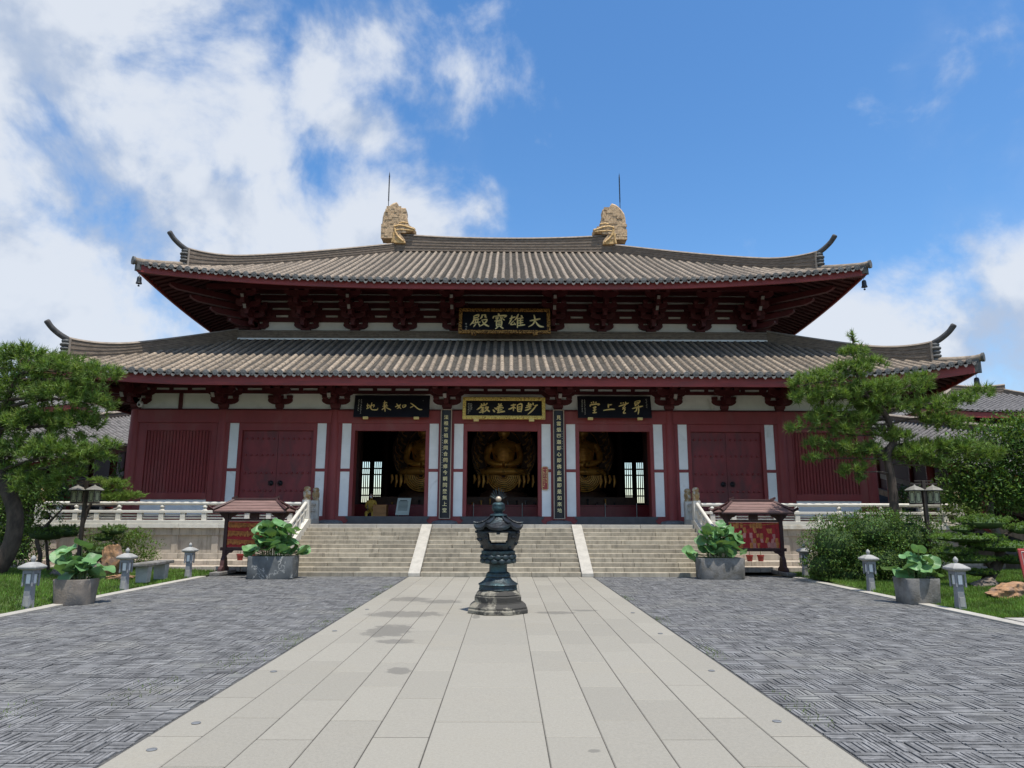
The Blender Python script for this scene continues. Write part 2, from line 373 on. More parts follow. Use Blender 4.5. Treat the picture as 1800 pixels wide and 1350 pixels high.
m_leaf = material('green_leaves', (.10, .165, .033), .62, .4, 4.0, island=.5, trans=.25, bump=0, col2=(.10, .14, .03), c2=(.52, .66), s2=1.1, spec=.18)
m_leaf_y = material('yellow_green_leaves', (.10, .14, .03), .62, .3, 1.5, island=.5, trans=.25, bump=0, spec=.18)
m_lotus = material('lotus_leaf', (.14, .285, .11), .45, .2, 4, rand=.28, trans=.22, bump=.3, bscale=25, col2=(.20, .32, .075), c2=(.55, .7), s2=2.5)
m_stem = material('lotus_stem', (.13, .17, .06), .6, .2, 6)
m_bark = material('pine_bark', (.075, .055, .042), .9, .35, 8, bump=.9, bscale=14, stretch=(1,1,.4))
m_barkg = material('grey_bark', (.12, .10, .08), .9, .3, 8, bump=.6, bscale=20)
m_skin = material('skin', (.42, .25, .18), .6, .05, 8, bump=0)
m_hair = material('black_hair', (.008, .007, .007), .5, .1, 20, bump=0)
m_yellow = material('yellow_cloth', (.48, .30, .05), .8, .1, 10)
m_wood2 = material('orange_wood', (.34, .16, .05), .5, .15, 5, stretch=(.3,1,2))
m_paper = material('pale_green_paper', (.50, .56, .50), .6, .03, 4, bump=0)
m_ink = material('dark_print', (.05, .06, .06), .7, .1, 4, bump=0)
m_cctv = material('white_plastic', (.70, .70, .70), .4, .03, 4, bump=0)
m_chrome = material('steel_post', (.35, .35, .36), .3, .05, 5, metal=.8)
m_ground = material('earth', (.09, .085, .06), .95, .3, .4, bump=.3, bscale=3)
m_tile_shaded = material('shaded_roof_tile', (.17, .16, .155), .85, .28, 7, col2=(.11, .105, .10), c2=(.5, .72), s2=3.5, bump=.35, bscale=35)  # roof tile again, darker and greyer: shade on the side roofs put into the colour
m_pad = material('pad_needles', (.17, .27, .055), .5, .3, 1.6, island=.4, trans=.38, bump=0)
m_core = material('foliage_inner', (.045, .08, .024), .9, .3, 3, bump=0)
m_joint2 = material('brick_joint_dirt', (.085, .083, .078), .95, .3, 20)
# ------------------------------------------------------------------ ground, walk, brick court, kerbs, lawns
def sheet(name, x0, x1, y0, y1, z, mat, kind='structure', n=1):
    mb = MB(); xs = np.linspace(x0, x1, n+1); ys = np.linspace(y0, y1, n+1)
    mb.grid([[(x, y, z) for x in xs] for y in ys]); return tag(mb.build(name, mat), kind=kind)
sheet('ground', -1500, 1500, -1500, 1500, -0.06, m_ground)
walk = sheet('walk', -2.512, 2.512, -3.0, 20.0, -0.005, m_joint)
tag(walk, 'pale granite walk leading straight up to the temple stairs')
XS = [-2.51, -2.11, -1.69, -1.27, -.85, -.43, .43, .85, 1.27, 1.69, 2.11, 2.51]
slab_mesh = {}
def slab(w, l, mat, name, h=.05):
    k = (round(w, 3), round(l, 3), name)
    if k not in slab_mesh:
        mb = MB(); b = .006
        mb.box(-w/2, w/2, -l/2, l/2, -h, -b); mb.box(-w/2, w/2, -l/2, l/2, -b, 0, top=(-w/2+b, w/2-b, -l/2+b, l/2-b))
        slab_mesh[k] = mb.mesh(name, mat)
    return slab_mesh[k]
L = 1.15
for i in range(11):
    w = XS[i+1]-XS[i]-.005; xc = (XS[i]+XS[i+1])/2
    off = [.33, .90, .40, .97, .35, .0, .35, .97, .40, .90, .33][i]*L
    y = 2.6 - off
    while y < 20.0:
        y0, y1 = max(y, 1.5), min(y+L, 19.995)
        if y1-y0 > .15:
            me = slab(w, y1-y0-.016, m_path, 'walk_slab')
            link('walk_slab', me, walk, T(xc, (y0+y1)/2, random.uniform(-.001, .0015), rx=random.uniform(-.0006, .0006)))
        y += L
# small round drain caps along the edges of the walk
dm = MB(); dm.lathe([(.036, 0), (.036, .004), (.028, .006), (.026, .003), (.001, .003)], n=16); dmesh = dm.mesh('drain_cap', m_plinth, 50)
for (x, y) in ((-2.3, 6.0), (-2.33, 5.35), (-2.3, 7.9), (-2.3, 10.6), (-2.3, 13.0), (2.3, 6.05), (2.32, 7.95), (2.3, 10.4), (2.3, 12.6)):
    link('drain_cap', dmesh, walk, T(x, y, .002))

def court(side, label):
    """mat-pattern brick paving: blocks of four bricks on edge, turned by turns"""
    x0, x1 = (-7.94, -2.53) if side < 0 else (2.53, 7.86)
    base = sheet('brick_court', x0-.02, x1+.02, -3, 20.3, -0.011, m_joint2); tag(base, label)
    B, t = .228, .038; nx = int((x1-x0)/B)+1; rec = []
    for j in range(int(20.25/B)+1):
        for i in range(nx):
            bx, by = x0 + i*B, 1.2 + j*B
            sh = ((i*7919 + j*104729) % 13)/13*.02
            flip = ((i+j) % 2) if random.random() < .72 else random.random() < .5
            for k in range(6):
                if flip: cx, cy, hx, hy = bx+B/2, by+t*(k+.5), B/2-.0035, t/2-.003
                else: cx, cy, hx, hy = bx+t*(k+.5), by+B/2, t/2-.003, B/2-.0035
                a, b_ = max(cx-hx, x0), min(cx+hx, x1)
                if b_-a < .012 or cy+hy > 20.28: continue
                rec.append(((a+b_)/2, cy, (b_-a)/2, hy))
    rec = np.array(rec); n = len(rec)
    z = RNG.normal(0, .0028, n).clip(-.007, .007); tx, ty = RNG.normal(0, .006, n), RNG.normal(0, .006, n)
    # which bricks show largest: the nearest ones inside the picture
    inv = CAM_M.inverted(); A = np.array(inv)
    P = np.c_[rec[:, :2], z, np.ones(n)] @ A.T
    inside = (np.abs(P[:, 0]/-P[:, 2]) < .74) & (np.abs(P[:, 1]/-P[:, 2]) < .56) & (P[:, 2] < 0)
    order = np.argsort(np.where(inside, -P[:, 2], 1e9)); single = set(order[:150].tolist())
    c = .0025
    loc = np.array([(-1,-1,-1),(1,-1,-1),(1,1,-1),(-1,1,-1),(-1,-1,1),(1,-1,1),(1,1,1),(-1,1,1)], float)
    F0 = np.array([(4,5,6,7),(0,1,5,4),(1,2,6,5),(2,3,7,6),(3,0,4,7)])
    keep = np.array([i for i in range(n) if i not in single]); V = np.zeros((len(keep), 8, 3))
    r = rec[keep]; up = loc[:, 2] > 0
    for q in range(8):
        V[:, q, 0] = r[:, 0] + loc[q, 0]*(r[:, 2] - (c if up[q] else 0)); V[:, q, 1] = r[:, 1] + loc[q, 1]*(r[:, 3] - (c if up[q] else 0))
        V[:, q, 2] = (z[keep] + loc[q, 0]*r[:, 2]*tx[keep] + loc[q, 1]*r[:, 3]*ty[keep]) if up[q] else -.028
    F = (F0[None] + (np.arange(len(keep))*8)[:, None, None]).reshape(-1, 4)
    o = link('brick_field', np_mesh('brick_field', V, F, m_brick), base); o['kind'] = 'stuff'
    ms = {}
    for i in single:
        cx, cy, hx, hy = rec[i]; k = (round(hx, 3), round(hy, 3))
        if k not in ms:
            mb = MB(); mb.box(-hx, hx, -hy, hy, -.03, 0, top=(-hx+c, hx-c, -hy+c, hy-c)); ms[k] = mb.mesh('brick', m_brick_o)
        link('brick', ms[k], base, T(cx, cy, z[i], rx=ty[i]))
court(-1, 'grey brick paving left of the granite walk'); court(1, 'grey brick paving right of the granite walk')

def weeds():
    N = 1300; V = np.zeros((N, 3, 3)); n = 0
    spots = [(-2.62, 12.9), (-2.66, 11.4), (-2.6, 9.6), (-2.75, 10.1), (-2.9, 8.4), (-2.62, 15.5), (2.62, 9.0), (2.6, 11.8), (2.66, 6.4), (-2.6, 17.2), (2.6, 14.8), (-3.2, 7.1), (-4.0, 6.2)]
    for i in range(N):
        cx, cy = spots[i % len(spots)]; x, y = cx+RNG.normal(0, .07)*(1 if abs(cx) < 2.8 else 2), cy+RNG.normal(0, .28)
        if abs(x) < 2.53: x = math.copysign(2.53+abs(RNG.normal(0, .02)), x)
        a = RNG.uniform(0, 6.28); w_ = .005; h = RNG.uniform(.01, .035)
        V[i] = [(x-math.cos(a)*w_, y-math.sin(a)*w_, -.01), (x+math.cos(a)*w_, y+math.sin(a)*w_, -.01), (x+RNG.normal(0, .02), y+RNG.normal(0, .02), h)]
    tag(link('weeds', np_mesh('weeds', V, np.arange(N*3).reshape(-1, 3), m_leaf_y)), 'sparse yellow-green weeds in the brick joints along the walk', 'weeds', kind='stuff')
weeds()
def kerb(side, y0, y1, label):
    x = -8.0 if side < 0 else 7.97
    base = tag(MB().box(x-.105, x+.105, y0, y1, -.12, .02).build('kerb', m_joint), label, kind='structure')
    y = y0
    while y < y1-.1:
        l = min(1.3, y1-y); me = slab(.22, l-.006, m_kerb, 'kerb_stone', .1); link('kerb_stone', me, base, T(x, y+l/2, .03+random.uniform(-.002, .002))); y += l
kerb(-1, 1.5, 19.7, 'pale stone kerb between lawn and brick paving on the left'); kerb(1, 1.5, 19.7, 'pale stone kerb between lawn and brick paving on the right')
sidepath = sheet('side_path', 8.09, 30, 6.5, 12.0, -.012, m_joint)
for j in range(4):
    for i in range(14):
        link('path_slab', slab(.794, 1.3, m_kerb, 'path_slab'), sidepath, T(8.64+i*.8, 11.33-j*1.31, .012+random.uniform(-.001, .001)))

def lawn_z(x, y): return .03 + .05*math.sin(x*.9+1)*math.cos(y*.7) + .10*max(0, min(1, (abs(x)-8.6)/3))
def lawn(name, x0, x1, y0, y1, n, label):
    mb = MB(); xs = np.linspace(x0, x1, 30); ys = np.linspace(y0, y1, 40)
    mb.grid([[(x, y, lawn_z(x, y) if .15 < abs(x)-8 else .0) for x in xs] for y in ys])
    tag(mb.build(name, m_grass_soil, smooth=True), kind='structure')
    N = n; x = RNG.uniform(x0, x1, N); y = y0 + (y1-y0)*RNG.uniform(0, 1, N)**1.25
    zz = np.array([lawn_z(a, b) for a, b in zip(x, y)])
    h = RNG.uniform(.035, .085, N); a = RNG.uniform(0, 2*math.pi, N); w = RNG.uniform(.006, .012, N); ln = RNG.uniform(-.04, .04, (N, 2))
    V = np.zeros((N, 3, 3)); V[:, 0] = np.c_[x-np.cos(a)*w, y-np.sin(a)*w, zz-.01]; V[:, 1] = np.c_[x+np.cos(a)*w, y+np.sin(a)*w, zz-.01]
    V[:, 2] = np.c_[x+ln[:, 0], y+ln[:, 1], zz+h]
    g = link('grass', np_mesh('grass', V, np.arange(N*3).reshape(-1, 3), m_grass)); tag(g, label, 'grass', kind='stuff')
lawn('lawn', -17.5, -8.12, 5.0, 21.35, 130000, 'short green lawn grass left of the court')
lawn('lawn', 8.09, 17.5, 12.02, 21.35, 120000, 'short green lawn grass right of the court')

# ------------------------------------------------------------------ terrace and stairs
TZ = 1.37; TX = 14.72; TF = 22.9
terrace = thing('stone_terrace', 'pale stone terrace with recessed panels that carries the temple hall', 'terrace', T(0, 32, 0))
MB().box(-TX+.12, TX-.12, TF+.10, 42, .05, TZ-.16).build('core_wall', m_terr, terrace)
tfl = MB().box(-TX+.02, TX-.02, TF+.36, 42, TZ-.16, TZ).build('terrace_floor', m_terr, terrace)
for s in (-1, 1):
    x = 6.36
    while x < TX-.05:                                   # front face stones: edge slab, band, panels, pilasters, plinth, ledge
        l = min(1.26, TX-x); a, b = sorted((s*x, s*(x+l-.006)))
        MB().box(a, b, TF-.12, TF+.355, TZ-.13, TZ+.002).build('edge_slab', m_white_stone, terrace, bevel=.008)
        MB().box(a, b, TF-.02, TF+.10, 1.02, TZ-.135).build('band_stone', m_terr, terrace, bevel=.006)
        MB().box(a, b, TF+.05, TF+.098, .47, 1.017).build('panel_stone', m_terr, terrace, bevel=.004)
        p0, p1 = sorted((s*(x+.03), s*(x+.23)))
        MB().box(p0, p1, TF+.005, TF+.094, .47, 1.018).build('pilaster', m_terr, terrace, bevel=.006)
        MB().box(a, b, TF-.02, TF+.10, .30, .467).build('plinth_stone', m_terr, terrace, bevel=.01)
        MB().box(a, b, TF-.08, TF+.10, .12, .297).build('footing_stone', m_terr, terrace, bevel=.008)
        MB().box(a, b, 21.45, TF-.085, .02, .16).build('ledge_stone', m_terr, terrace, bevel=.01)
        MB().box(a, b, 22.2, TF-.082, .162, .285).build('ledge_stone', m_terr, terrace, bevel=.01)
        x += 1.26
    MB().box(*sorted((s*TX, s*(TX-.13))), TF-.08, 42, .05, TZ-.14).build('side_wall', m_terr, terrace)
    a, b = sorted((s*6.36, s*(TX+.02)))

stairs = thing('stone_stairs', 'wide flight of twelve worn stone steps in three lanes before the hall', 'stairs', T(0, 21.5, 0))
RZ, TR = TZ/12, .2636
for i in range(12):
    y0 = 20.0 + TR*i; z1 = RZ*(i+1); y1 = y0+TR+.05 if i < 11 else TF+.36
    for (xa, xb) in ((-6.08, -2.53), (-2.20, 2.20), (2.53, 6.08)):
        n = 3; cuts = [xa]; o = ((i*.37) % 1)*.9
        x = xa + .55 + o
        while x < xb-.5: cuts.append(x); x += random.uniform(1.15, 1.55)
        cuts.append(xb)
        for a, b in zip(cuts, cuts[1:]):
            MB().box(a+.004, b-.004, y0, y1, z1-RZ-.01, z1+random.uniform(-.003, .001)).build('step_slab', m_step if i < 11 else m_kerb, stairs, bevel=.010)
MB().box(-6.08, 6.08, 20.25, TF+.35, 0, .1).build('stair_core', m_terr, stairs)
for s in (-1, 1):
    a, b = sorted((s*2.205, s*2.525))
    poly = [(19.93, 0), (19.93, .10), (20.0, .13), (TF-.02, TZ+.003), (TF+.36, TZ+.003), (TF+.36, TZ-.2), (20.6, 0)]
    MB().prism_x(poly, a, b).build('ramp_stone', m_kerb, stairs, bevel=.01)
    a, b = sorted((s*6.085, s*6.36))                      # string stone under the sloping balustrade
    poly = [(19.75, 0), (19.75, .30), (19.95, .32), (TF-.05, TZ+.16), (TF+.30, TZ+.16), (TF+.30, 0)]
    MB().prism_x(poly, a, b).build('string_stone', m_white_stone, stairs, bevel=.01)
    a, b = sorted((s*6.10, s*6.345)); MB().box(a, b, TF+.305, 24.15, TZ+.003, TZ+.16).build('string_end_stone', m_white_stone, stairs, bevel=.01)

# ------------------------------------------------------------------ balustrades
def newel(parent, x, y, z0, h, cap=True):
    w = .115
    MB().box(x-w, x+w, y-w, y+w, z0, z0+h).build('newel_post', m_white_stone, parent, bevel=.015)
    if cap:
        prof = [(.07, 0), (.118, .01), (.118, .05), (.10, .06), (.10, .085), (.118, .10), (.125, .19), (.118, .27), (.10, .285), (.085, .295), (.10, .31), (.112, .35), (.10, .40), (.06, .43), (.0, .44)]
        MB().lathe(prof, (x, y, z0+h-.01), 14).build('post_cap', m_postcap, parent, smooth=50)
def balustrade(name, label, s):
    root = thing(name, label, 'balustrade', T(s*10.4, TF, TZ))
    y = TF+.03; z0 = TZ+.003; x0, x1 = 6.36, TX-.25
    def bx(a, b, ya, yb, za, zb): a, b = sorted((s*a, s*b)); return MB().box(a, b, ya, yb, za, zb)
    bx(x0, x1, y-.12, y+.12, z0, z0+.11).build('bottom_rail', m_white_stone, root, bevel=.012)
    bx(x0, x1, y-.085, y+.085, z0+.33, z0+.415).build('middle_rail', m_white_stone, root, bevel=.012)
    MB().tube([(s*x0, y, z0+.63), (s*x1, y, z0+.63)], .058, 10).build('hand_rail', m_white_stone, root, smooth=60)
    n = 12; sp = (x1-x0)/n
    for i in range(n):
        xc = x0+sp*(i+.5)
        if i % 2 == 0:
            MB().lathe([(.075, 0), (.085, .02), (.05, .05), (.045, .08), (.07, .11), (.078, .13), (.05, .165), (.05, .19)], (s*xc, y, z0+.40), 10).build('vase_support', m_white_stone, root, smooth=50)
        bx(xc-.075, xc+.075, y-.07, y+.07, z0+.108, z0+.332).build('short_post', m_white_stone, root, bevel=.008)
        a, b = xc+.077, xc+sp-.077
        if i < n-1:
            for k in range(2): bx(a, b, y-.02, y+.02, z0+.155+k*.085, z0+.20+k*.085).build('slat', m_white_stone, root, bevel=.006)
    newel(root, s*(TX-.13), y, z0, .66)
    # return along the terrace side
    xs = s*(TX-.13)
    MB().box(xs-.10, xs+.10, y+.13, 41, z0, z0+.11).build('bottom_rail', m_white_stone, root)
    MB().box(xs-.07, xs+.07, y+.13, 41, z0+.33, z0+.415).build('middle_rail', m_white_stone, root)
    MB().tube([(xs, y+.1, z0+.63), (xs, 41, z0+.63)], .058, 8).build('hand_rail', m_white_stone, root, smooth=60)
    for k in range(14): MB().box(xs-.06, xs+.06, y+.9+k*1.25, y+1.02+k*1.25, z0+.1, z0+.6).build('short_post', m_white_stone, root)
    return root
balustrade('terrace_balustrade', 'white stone balustrade on the terrace edge left of the stairs', -1)
balustrade('terrace_balustrade', 'white stone balustrade on the terrace edge right of the stairs', 1)
def stair_rail(label, s):
    root = thing('stair_balustrade', label, 'balustrade', T(s*6.22, 21.5, 0)); x = s*6.22
    def zy(y): return .32 + (TZ+.16-.32)*(y-19.95)/(TF-.05-19.95)
    ya, yb = 20.05, TF+.0
    newel(root, x, 20.0, .30, .62); newel(root, x, TF+.10, TZ+.16, .60); newel(root, x, 24.05, TZ+.16, .60)
    for (h, r, nm) in ((.47, .055, 'hand_rail'), (.27, .045, 'middle_rail')):
        MB().tube([(x, ya, zy(ya)+h), (x, yb-.02, zy(yb)+h)], r, 10).build(nm, m_white_stone, root, smooth=60)
        MB().tube([(x, TF+.2, TZ+.16+h), (x, 23.97, TZ+.16+h)], r, 10).build(nm, m_white_stone, root, smooth=60)
    for k in range(7):
        y = ya+.30+k*.38; MB().box(x-.05, x+.05, y-.05, y+.05, zy(y)-.05, zy(y)+.46).build('baluster', m_white_stone, root, bevel=.01)
    for k in range(2):
        y = TF+.42+k*.35; MB().box(x-.05, x+.05, y-.05, y+.05, TZ+.15, TZ+.16+.46).build('baluster', m_white_stone, root, bevel=.01)
stair_rail('white sloping stone balustrade with bronze-brown caps left of the stairs', -1)
stair_rail('white sloping stone balustrade with bronze-brown caps right of the stairs', 1)
# ------------------------------------------------------------------ temple hall: walls and frame
hall = thing('temple_hall', 'large maroon double-eaved temple hall with grey tiled hip roofs', 'temple', T(0, 32, TZ))
CX = [-12.8, -9.75, -5.85, -1.95, 1.95, 5.85, 9.75, 12.8]
FY = 24.62                         # front face of the frame work
def hb(x0, x1, y0, y1, z0, z1, name, mat, parent=hall, bevel=.006): return MB().box(x0, x1, y0, y1, z0, z1).build(name, mat, parent, bevel=bevel)
colmesh = MB().lathe([(.195, 0), (.20, .5), (.195, 2.2), (.175, 3.45), (.165, 3.6)], n=24).mesh('column', m_red, 60)
plmesh = MB().lathe([(.46, 0), (.46, .03), (.41, .085), (.30, .11), (.24, .125)], n=24).mesh('column_plinth', m_plinth, 50)
for x in CX:
    link('column', colmesh, hall, T(x, 24.72, TZ+.11, s=(1, 1, 3.78/3.6))); link('column_plinth', plmesh, hall, T(x, 24.72, TZ+.002))
for s in (-1, 1):
    for y in (28.5, 32.2, 35.9, 39.3):
        link('column', colmesh, hall, T(s*12.8, y, TZ+.11, s=(1, 1, 3.78/3.6))); link('column_plinth', plmesh, hall, T(s*12.8, y, TZ+.002))
def side_frames(c, hw, sgn):
    """stiles and the two white plaster panels between a column and an opening"""
    def q(o0, o1, z0, z1, name, mat, d=0.0, bev=.006):
        a, b = sorted((c+sgn*(hw-o0), c+sgn*(hw-o1))); hb(a, b, FY+d, FY+.16, z0, z1, name, mat, bevel=bev)
    q(.10, .27, 1.62, 4.80, 'stile', m_red); q(.59, .72, 1.62, 4.80, 'stile', m_red)
    q(.272, .588, 3.13, 3.23, 'mid_rail', m_red, .003)
    q(.272, .588, 3.232, 4.798, 'plaster_panel', m_plaster, .022, 0); q(.272, .588, 1.622, 3.128, 'plaster_panel', m_plaster, .022, 0)
    q(.10, .72, 1.375, 1.618, 'sill', m_red, -.003)
for i in range(1, 6):
    c = (CX[i]+CX[i+1])/2
    side_frames(c, 1.95, -1); side_frames(c, 1.95, 1)
    hb(c-1.85, c+1.85, FY-.03, FY+.2, 4.803, 5.255, 'lintel_beam', m_red, bevel=.02)
    hb(c-1.229, c+1.229, FY+.004, FY+.16, 4.545, 4.80, 'door_head', m_red)
    if i in (2, 3, 4):                                     # open doorways with a grey threshold
        poly = [(c-1.42, TZ+.004), (c-1.34, TZ+.08), (c-1.33, TZ+.13), (c-1.42, TZ+.19), (c-1.42, 1.62), (c+1.42, 1.62), (c+1.42, TZ+.19), (c+1.33, TZ+.13), (c+1.34, TZ+.08), (c+1.42, TZ+.004)]
        MB().prism_y(poly, FY-.06, FY-.006).build('threshold', m_threshold, hall, bevel=.006)
        for s in (-1, 1): hb(*sorted((c+s*1.231, c+s*1.30)), FY+.162, FY+.5, 1.38, 4.6, 'jamb', m_red)
    else:                                                  # closed studded double door
        for s in (-1, 1):
            a, b = sorted((c+s*.004, c+s*1.226))
            leaf = hb(a, b, FY+.10, FY+.158, 1.40, 4.543, 'door_leaf', m_door, bevel=.008)
            st = MB().lathe([(.042, 0), (.042, .014), (.034, .036), (.014, .042), (0, .045)], n=10); st.v = [(x, -z, y) for x, y, z in st.v]
            stm = st.mesh('stud', m_door, 60)
            for z in (4.27, 3.70, 3.08, 2.48, 1.88):
                for k in range(6): link('stud', stm, leaf, T(c+s*(.16+k*.185), FY+.099, z))
            rg = MB(); rg.tube([(c+s*.16+.085*math.cos(t*math.pi/8), FY+.06, 2.73+.085*math.sin(t*math.pi/8)) for t in range(17)], .012, 6); rg.lathe([(.075, 0), (.06, .03), (.03, .05), (0, .055)], (0, 0, 0), 10)
            n0 = len(rg.v); m0 = 4*10
            for k in range(n0-m0, n0): x, y, z = rg.v[k]; rg.v[k] = (c+s*.16+x, FY+.099-z, 2.73+y)
            rg.build('ring_handle', m_iron, leaf, smooth=40)
for s in (-1, 1):                                          # corner bays with barred windows
    a0, a1 = 9.75, 12.8
    def q(o0, o1, y0, y1, z0, z1, name, mat, bev=.006): a, b = sorted((s*o0, s*o1)); return hb(a, b, y0, y1, z0, z1, name, mat, bevel=bev)
    q(a0+.1, a1-.1, FY-.03, FY+.2, 4.803, 5.255, 'lintel_beam', m_red, .02)
    q(a0+.1, 10.12, FY+.02, FY+.18, 1.375, 4.80, 'wall_board', m_red); q(12.36, a1-.1, FY+.02, FY+.18, 1.375, 4.80, 'wall_board', m_red)
    q(10.122, 12.358, FY+.02, FY+.18, 4.53, 4.80, 'wall_board', m_red); q(10.122, 12.358, FY+.0, FY+.18, 2.17, 2.40, 'window_sill', m_red, .015)
    q(10.122, 12.358, FY+.04, FY+.18, 1.60, 2.168, 'plaster_panel', m_plaster, 0); q(10.122, 12.358, FY+.02, FY+.18, 1.375, 1.598, 'sill', m_red)
    win = q(10.122, 12.358, FY+.15, FY+.18, 2.402, 4.528, 'barred_window', m_inwall)
    for k in range(20):
        x = s*(10.175+k*.112); MB().obox((x, FY+.09, 3.465), (.026, .026, 0), (-.026, .026, 0), (0, 0, 1.062)).build('window_bar', m_red, win)
    for (o0, o1, z0, z1) in ((10.122, 10.15, 2.402, 4.528), (12.33, 12.358, 2.402, 4.528)): q(o0, o1, FY-.004, FY+.15, z0, z1, 'window_frame', m_red)
    # side and rear walls
    q(12.62, 12.82, 24.9, 39.3, 1.375, 5.25, 'side_wall', m_red, 0)
    q(12.60, 12.84, 24.75, 39.4, 5.26, 6.9, 'side_frieze', m_reddark, 0)
# rear wall with lattice doors that let the light through
BY = 39.3
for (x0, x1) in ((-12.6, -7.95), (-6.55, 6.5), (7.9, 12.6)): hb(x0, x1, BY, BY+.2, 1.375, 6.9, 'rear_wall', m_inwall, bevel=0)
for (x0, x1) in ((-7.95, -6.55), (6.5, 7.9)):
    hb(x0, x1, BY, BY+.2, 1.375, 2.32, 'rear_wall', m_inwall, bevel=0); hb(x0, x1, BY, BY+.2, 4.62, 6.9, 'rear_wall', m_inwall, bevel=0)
    w = hb(x0, x1, BY+.02, BY+.1, 2.32, 2.38, 'rear_lattice', m_wood, bevel=0)
    for z in (2.72, 3.12, 3.85, 4.18, 4.58): MB().box(x0, x1, BY+.03, BY+.09, z, z+.07).build('lattice_rail', m_wood, w)
    for k in range(13):
        x = x0+.05+k*(x1-x0-.1)/12; ww = .10 if k in (0, 6, 12) else .024
        MB().box(x-ww, x+ww, BY+.025, BY+.085, 2.38, 4.62).build('lattice_bar', m_wood, w)
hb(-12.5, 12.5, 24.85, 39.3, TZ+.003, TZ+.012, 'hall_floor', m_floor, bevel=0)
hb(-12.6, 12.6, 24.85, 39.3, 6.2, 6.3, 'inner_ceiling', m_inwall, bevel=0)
for x in (-5.85, -1.95, 1.95, 5.85):
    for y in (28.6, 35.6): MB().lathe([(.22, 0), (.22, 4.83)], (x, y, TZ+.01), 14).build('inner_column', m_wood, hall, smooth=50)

# ------------------------------------------------------------------ bracket sets
def boat(mb, L, h, t, c, axis='x', back=None):
    """curved-bottomed bracket arm centred at c"""
    r = min(.26, L*.3); a0, a1 = (-L/2, L/2) if back is None else back
    poly = [(a0, h), (a0, h*.62), (a0+r*.2, h*.34), (a0+r*.55, h*.1), (a0+r, 0), (a1-r, 0), (a1-r*.55, h*.1), (a1-r*.2, h*.34), (a1, h*.62), (a1, h)]
    x, y, z = c
    if axis == 'x': mb.prism([(x+a, z+b) for a, b in poly], lambda a, b: (a, y-t/2, b), lambda a, b: (a, y+t/2, b))
    else: mb.prism([(y+a, z+b) for a, b in poly], lambda a, b: (x-t/2, a, b), lambda a, b: (x+t/2, a, b))
def block(mb, x, y, z, w=.2, h=.13):
    mb.box(x-w*.36, x+w*.36, y-w*.36, y+w*.36, z, z+h*.45, top=(x-w/2, x+w/2, y-w/2, y+w/2)); mb.box(x-w/2, x+w/2, y-w/2, y+w/2, z+h*.45, z+h)
def bracket_set(tiers, step, th, first=.2, lat=(1.15, 1.55), base=.38):
    mb = MB(); mb.box(-base*.37, base*.37, -base*.37, base*.37, 0, .09, top=(-base/2, base/2, -base/2, base/2)); mb.box(-base/2, base/2, -base/2, base/2, .09, .20)
    z = .17
    for k in range(tiers):
        out = step*(k+1)
        boat(mb, 0, th, .15, (0, 0, z), 'y', back=(-out-.16, .35))
        boat(mb, lat[min(k, 1)], th, .15, (0, 0.002*k, z), 'x')
        for j in range(1, k+1): boat(mb, lat[0] if (k-j) % 2 == 0 else lat[1], th, .14, (0, -step*j, z+.002*j), 'x')
        zt = z+th-.012
        for x in (-lat[min(k, 1)]/2+.1, lat[min(k, 1)]/2-.1): block(mb, x, 0, zt)
        block(mb, 0, -out, zt, .21); block(mb, 0, 0, zt, .22)
        for j in range(1, k+1):
            l_ = lat[0] if (k-j) % 2 == 0 else lat[1]
            for x in (-l_/2+.1, l_/2-.1): block(mb, x, -step*j, zt, .18)
        z += th+.10
    boat(mb, lat[0], th, .14, (0, -step*tiers, z), 'x')
    for x in (-lat[0]/2+.1, 0, lat[0]/2-.1): block(mb, x, -step*tiers, z+th-.01, .18)
    return mb, z
def slant_tip(parent, x, y, z, s=1.0, dy=-.42, dz=-.30, w=.062):
    """sloping nose of a lever arm with its pale end"""
    a = Vector((x, y, z)); d = Vector((0, dy, dz))*s; n = Vector((0, -dz, dy)).normalized()*.075
    MB().obox(a+d*.3, (w, 0, 0), d*.7, n).build('lever_arm', m_reddark, parent)
    MB().obox(a+d*.99-n*.12, (w*.9, 0, 0), d*.04+n*.0, n*1.12).build('lever_tip', m_ang, parent)

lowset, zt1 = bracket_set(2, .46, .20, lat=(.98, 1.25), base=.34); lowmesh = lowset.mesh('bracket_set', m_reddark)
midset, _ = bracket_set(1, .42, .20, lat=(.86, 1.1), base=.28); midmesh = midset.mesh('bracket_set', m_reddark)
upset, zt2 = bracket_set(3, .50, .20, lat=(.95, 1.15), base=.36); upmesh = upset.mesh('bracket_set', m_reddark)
def corner_arms(parent, x, y, z, s, n, step, th):
    """extra diagonal arms of a corner set, one longer than the other towards the eaves corner"""
    for k in range(n):
        d = Vector((s, -1, 0)).normalized(); sd = Vector((1*s, 1, 0)).normalized(); l = step*(k+1)*1.55+.3; zz = z+.17+k*(th+.1)
        mb = MB(); poly = [(-.3, th), (-.3, 0), (l-.30, 0), (l-.08, th*.35), (l, th*.7), (l, th)]
        P = Vector((x, y, zz)); mb.prism(poly, lambda a, b: P+d*a+sd*-.09+Vector((0, 0, b)), lambda a, b: P+d*a+sd*.09+Vector((0, 0, b)))
        mb.build('corner_arm', m_reddark, parent)
LZ = 5.262
hb(-12.95, 12.95, FY-.08, FY+.24, LZ-.005, LZ+.03, 'plate_beam', m_reddark, bevel=.01)
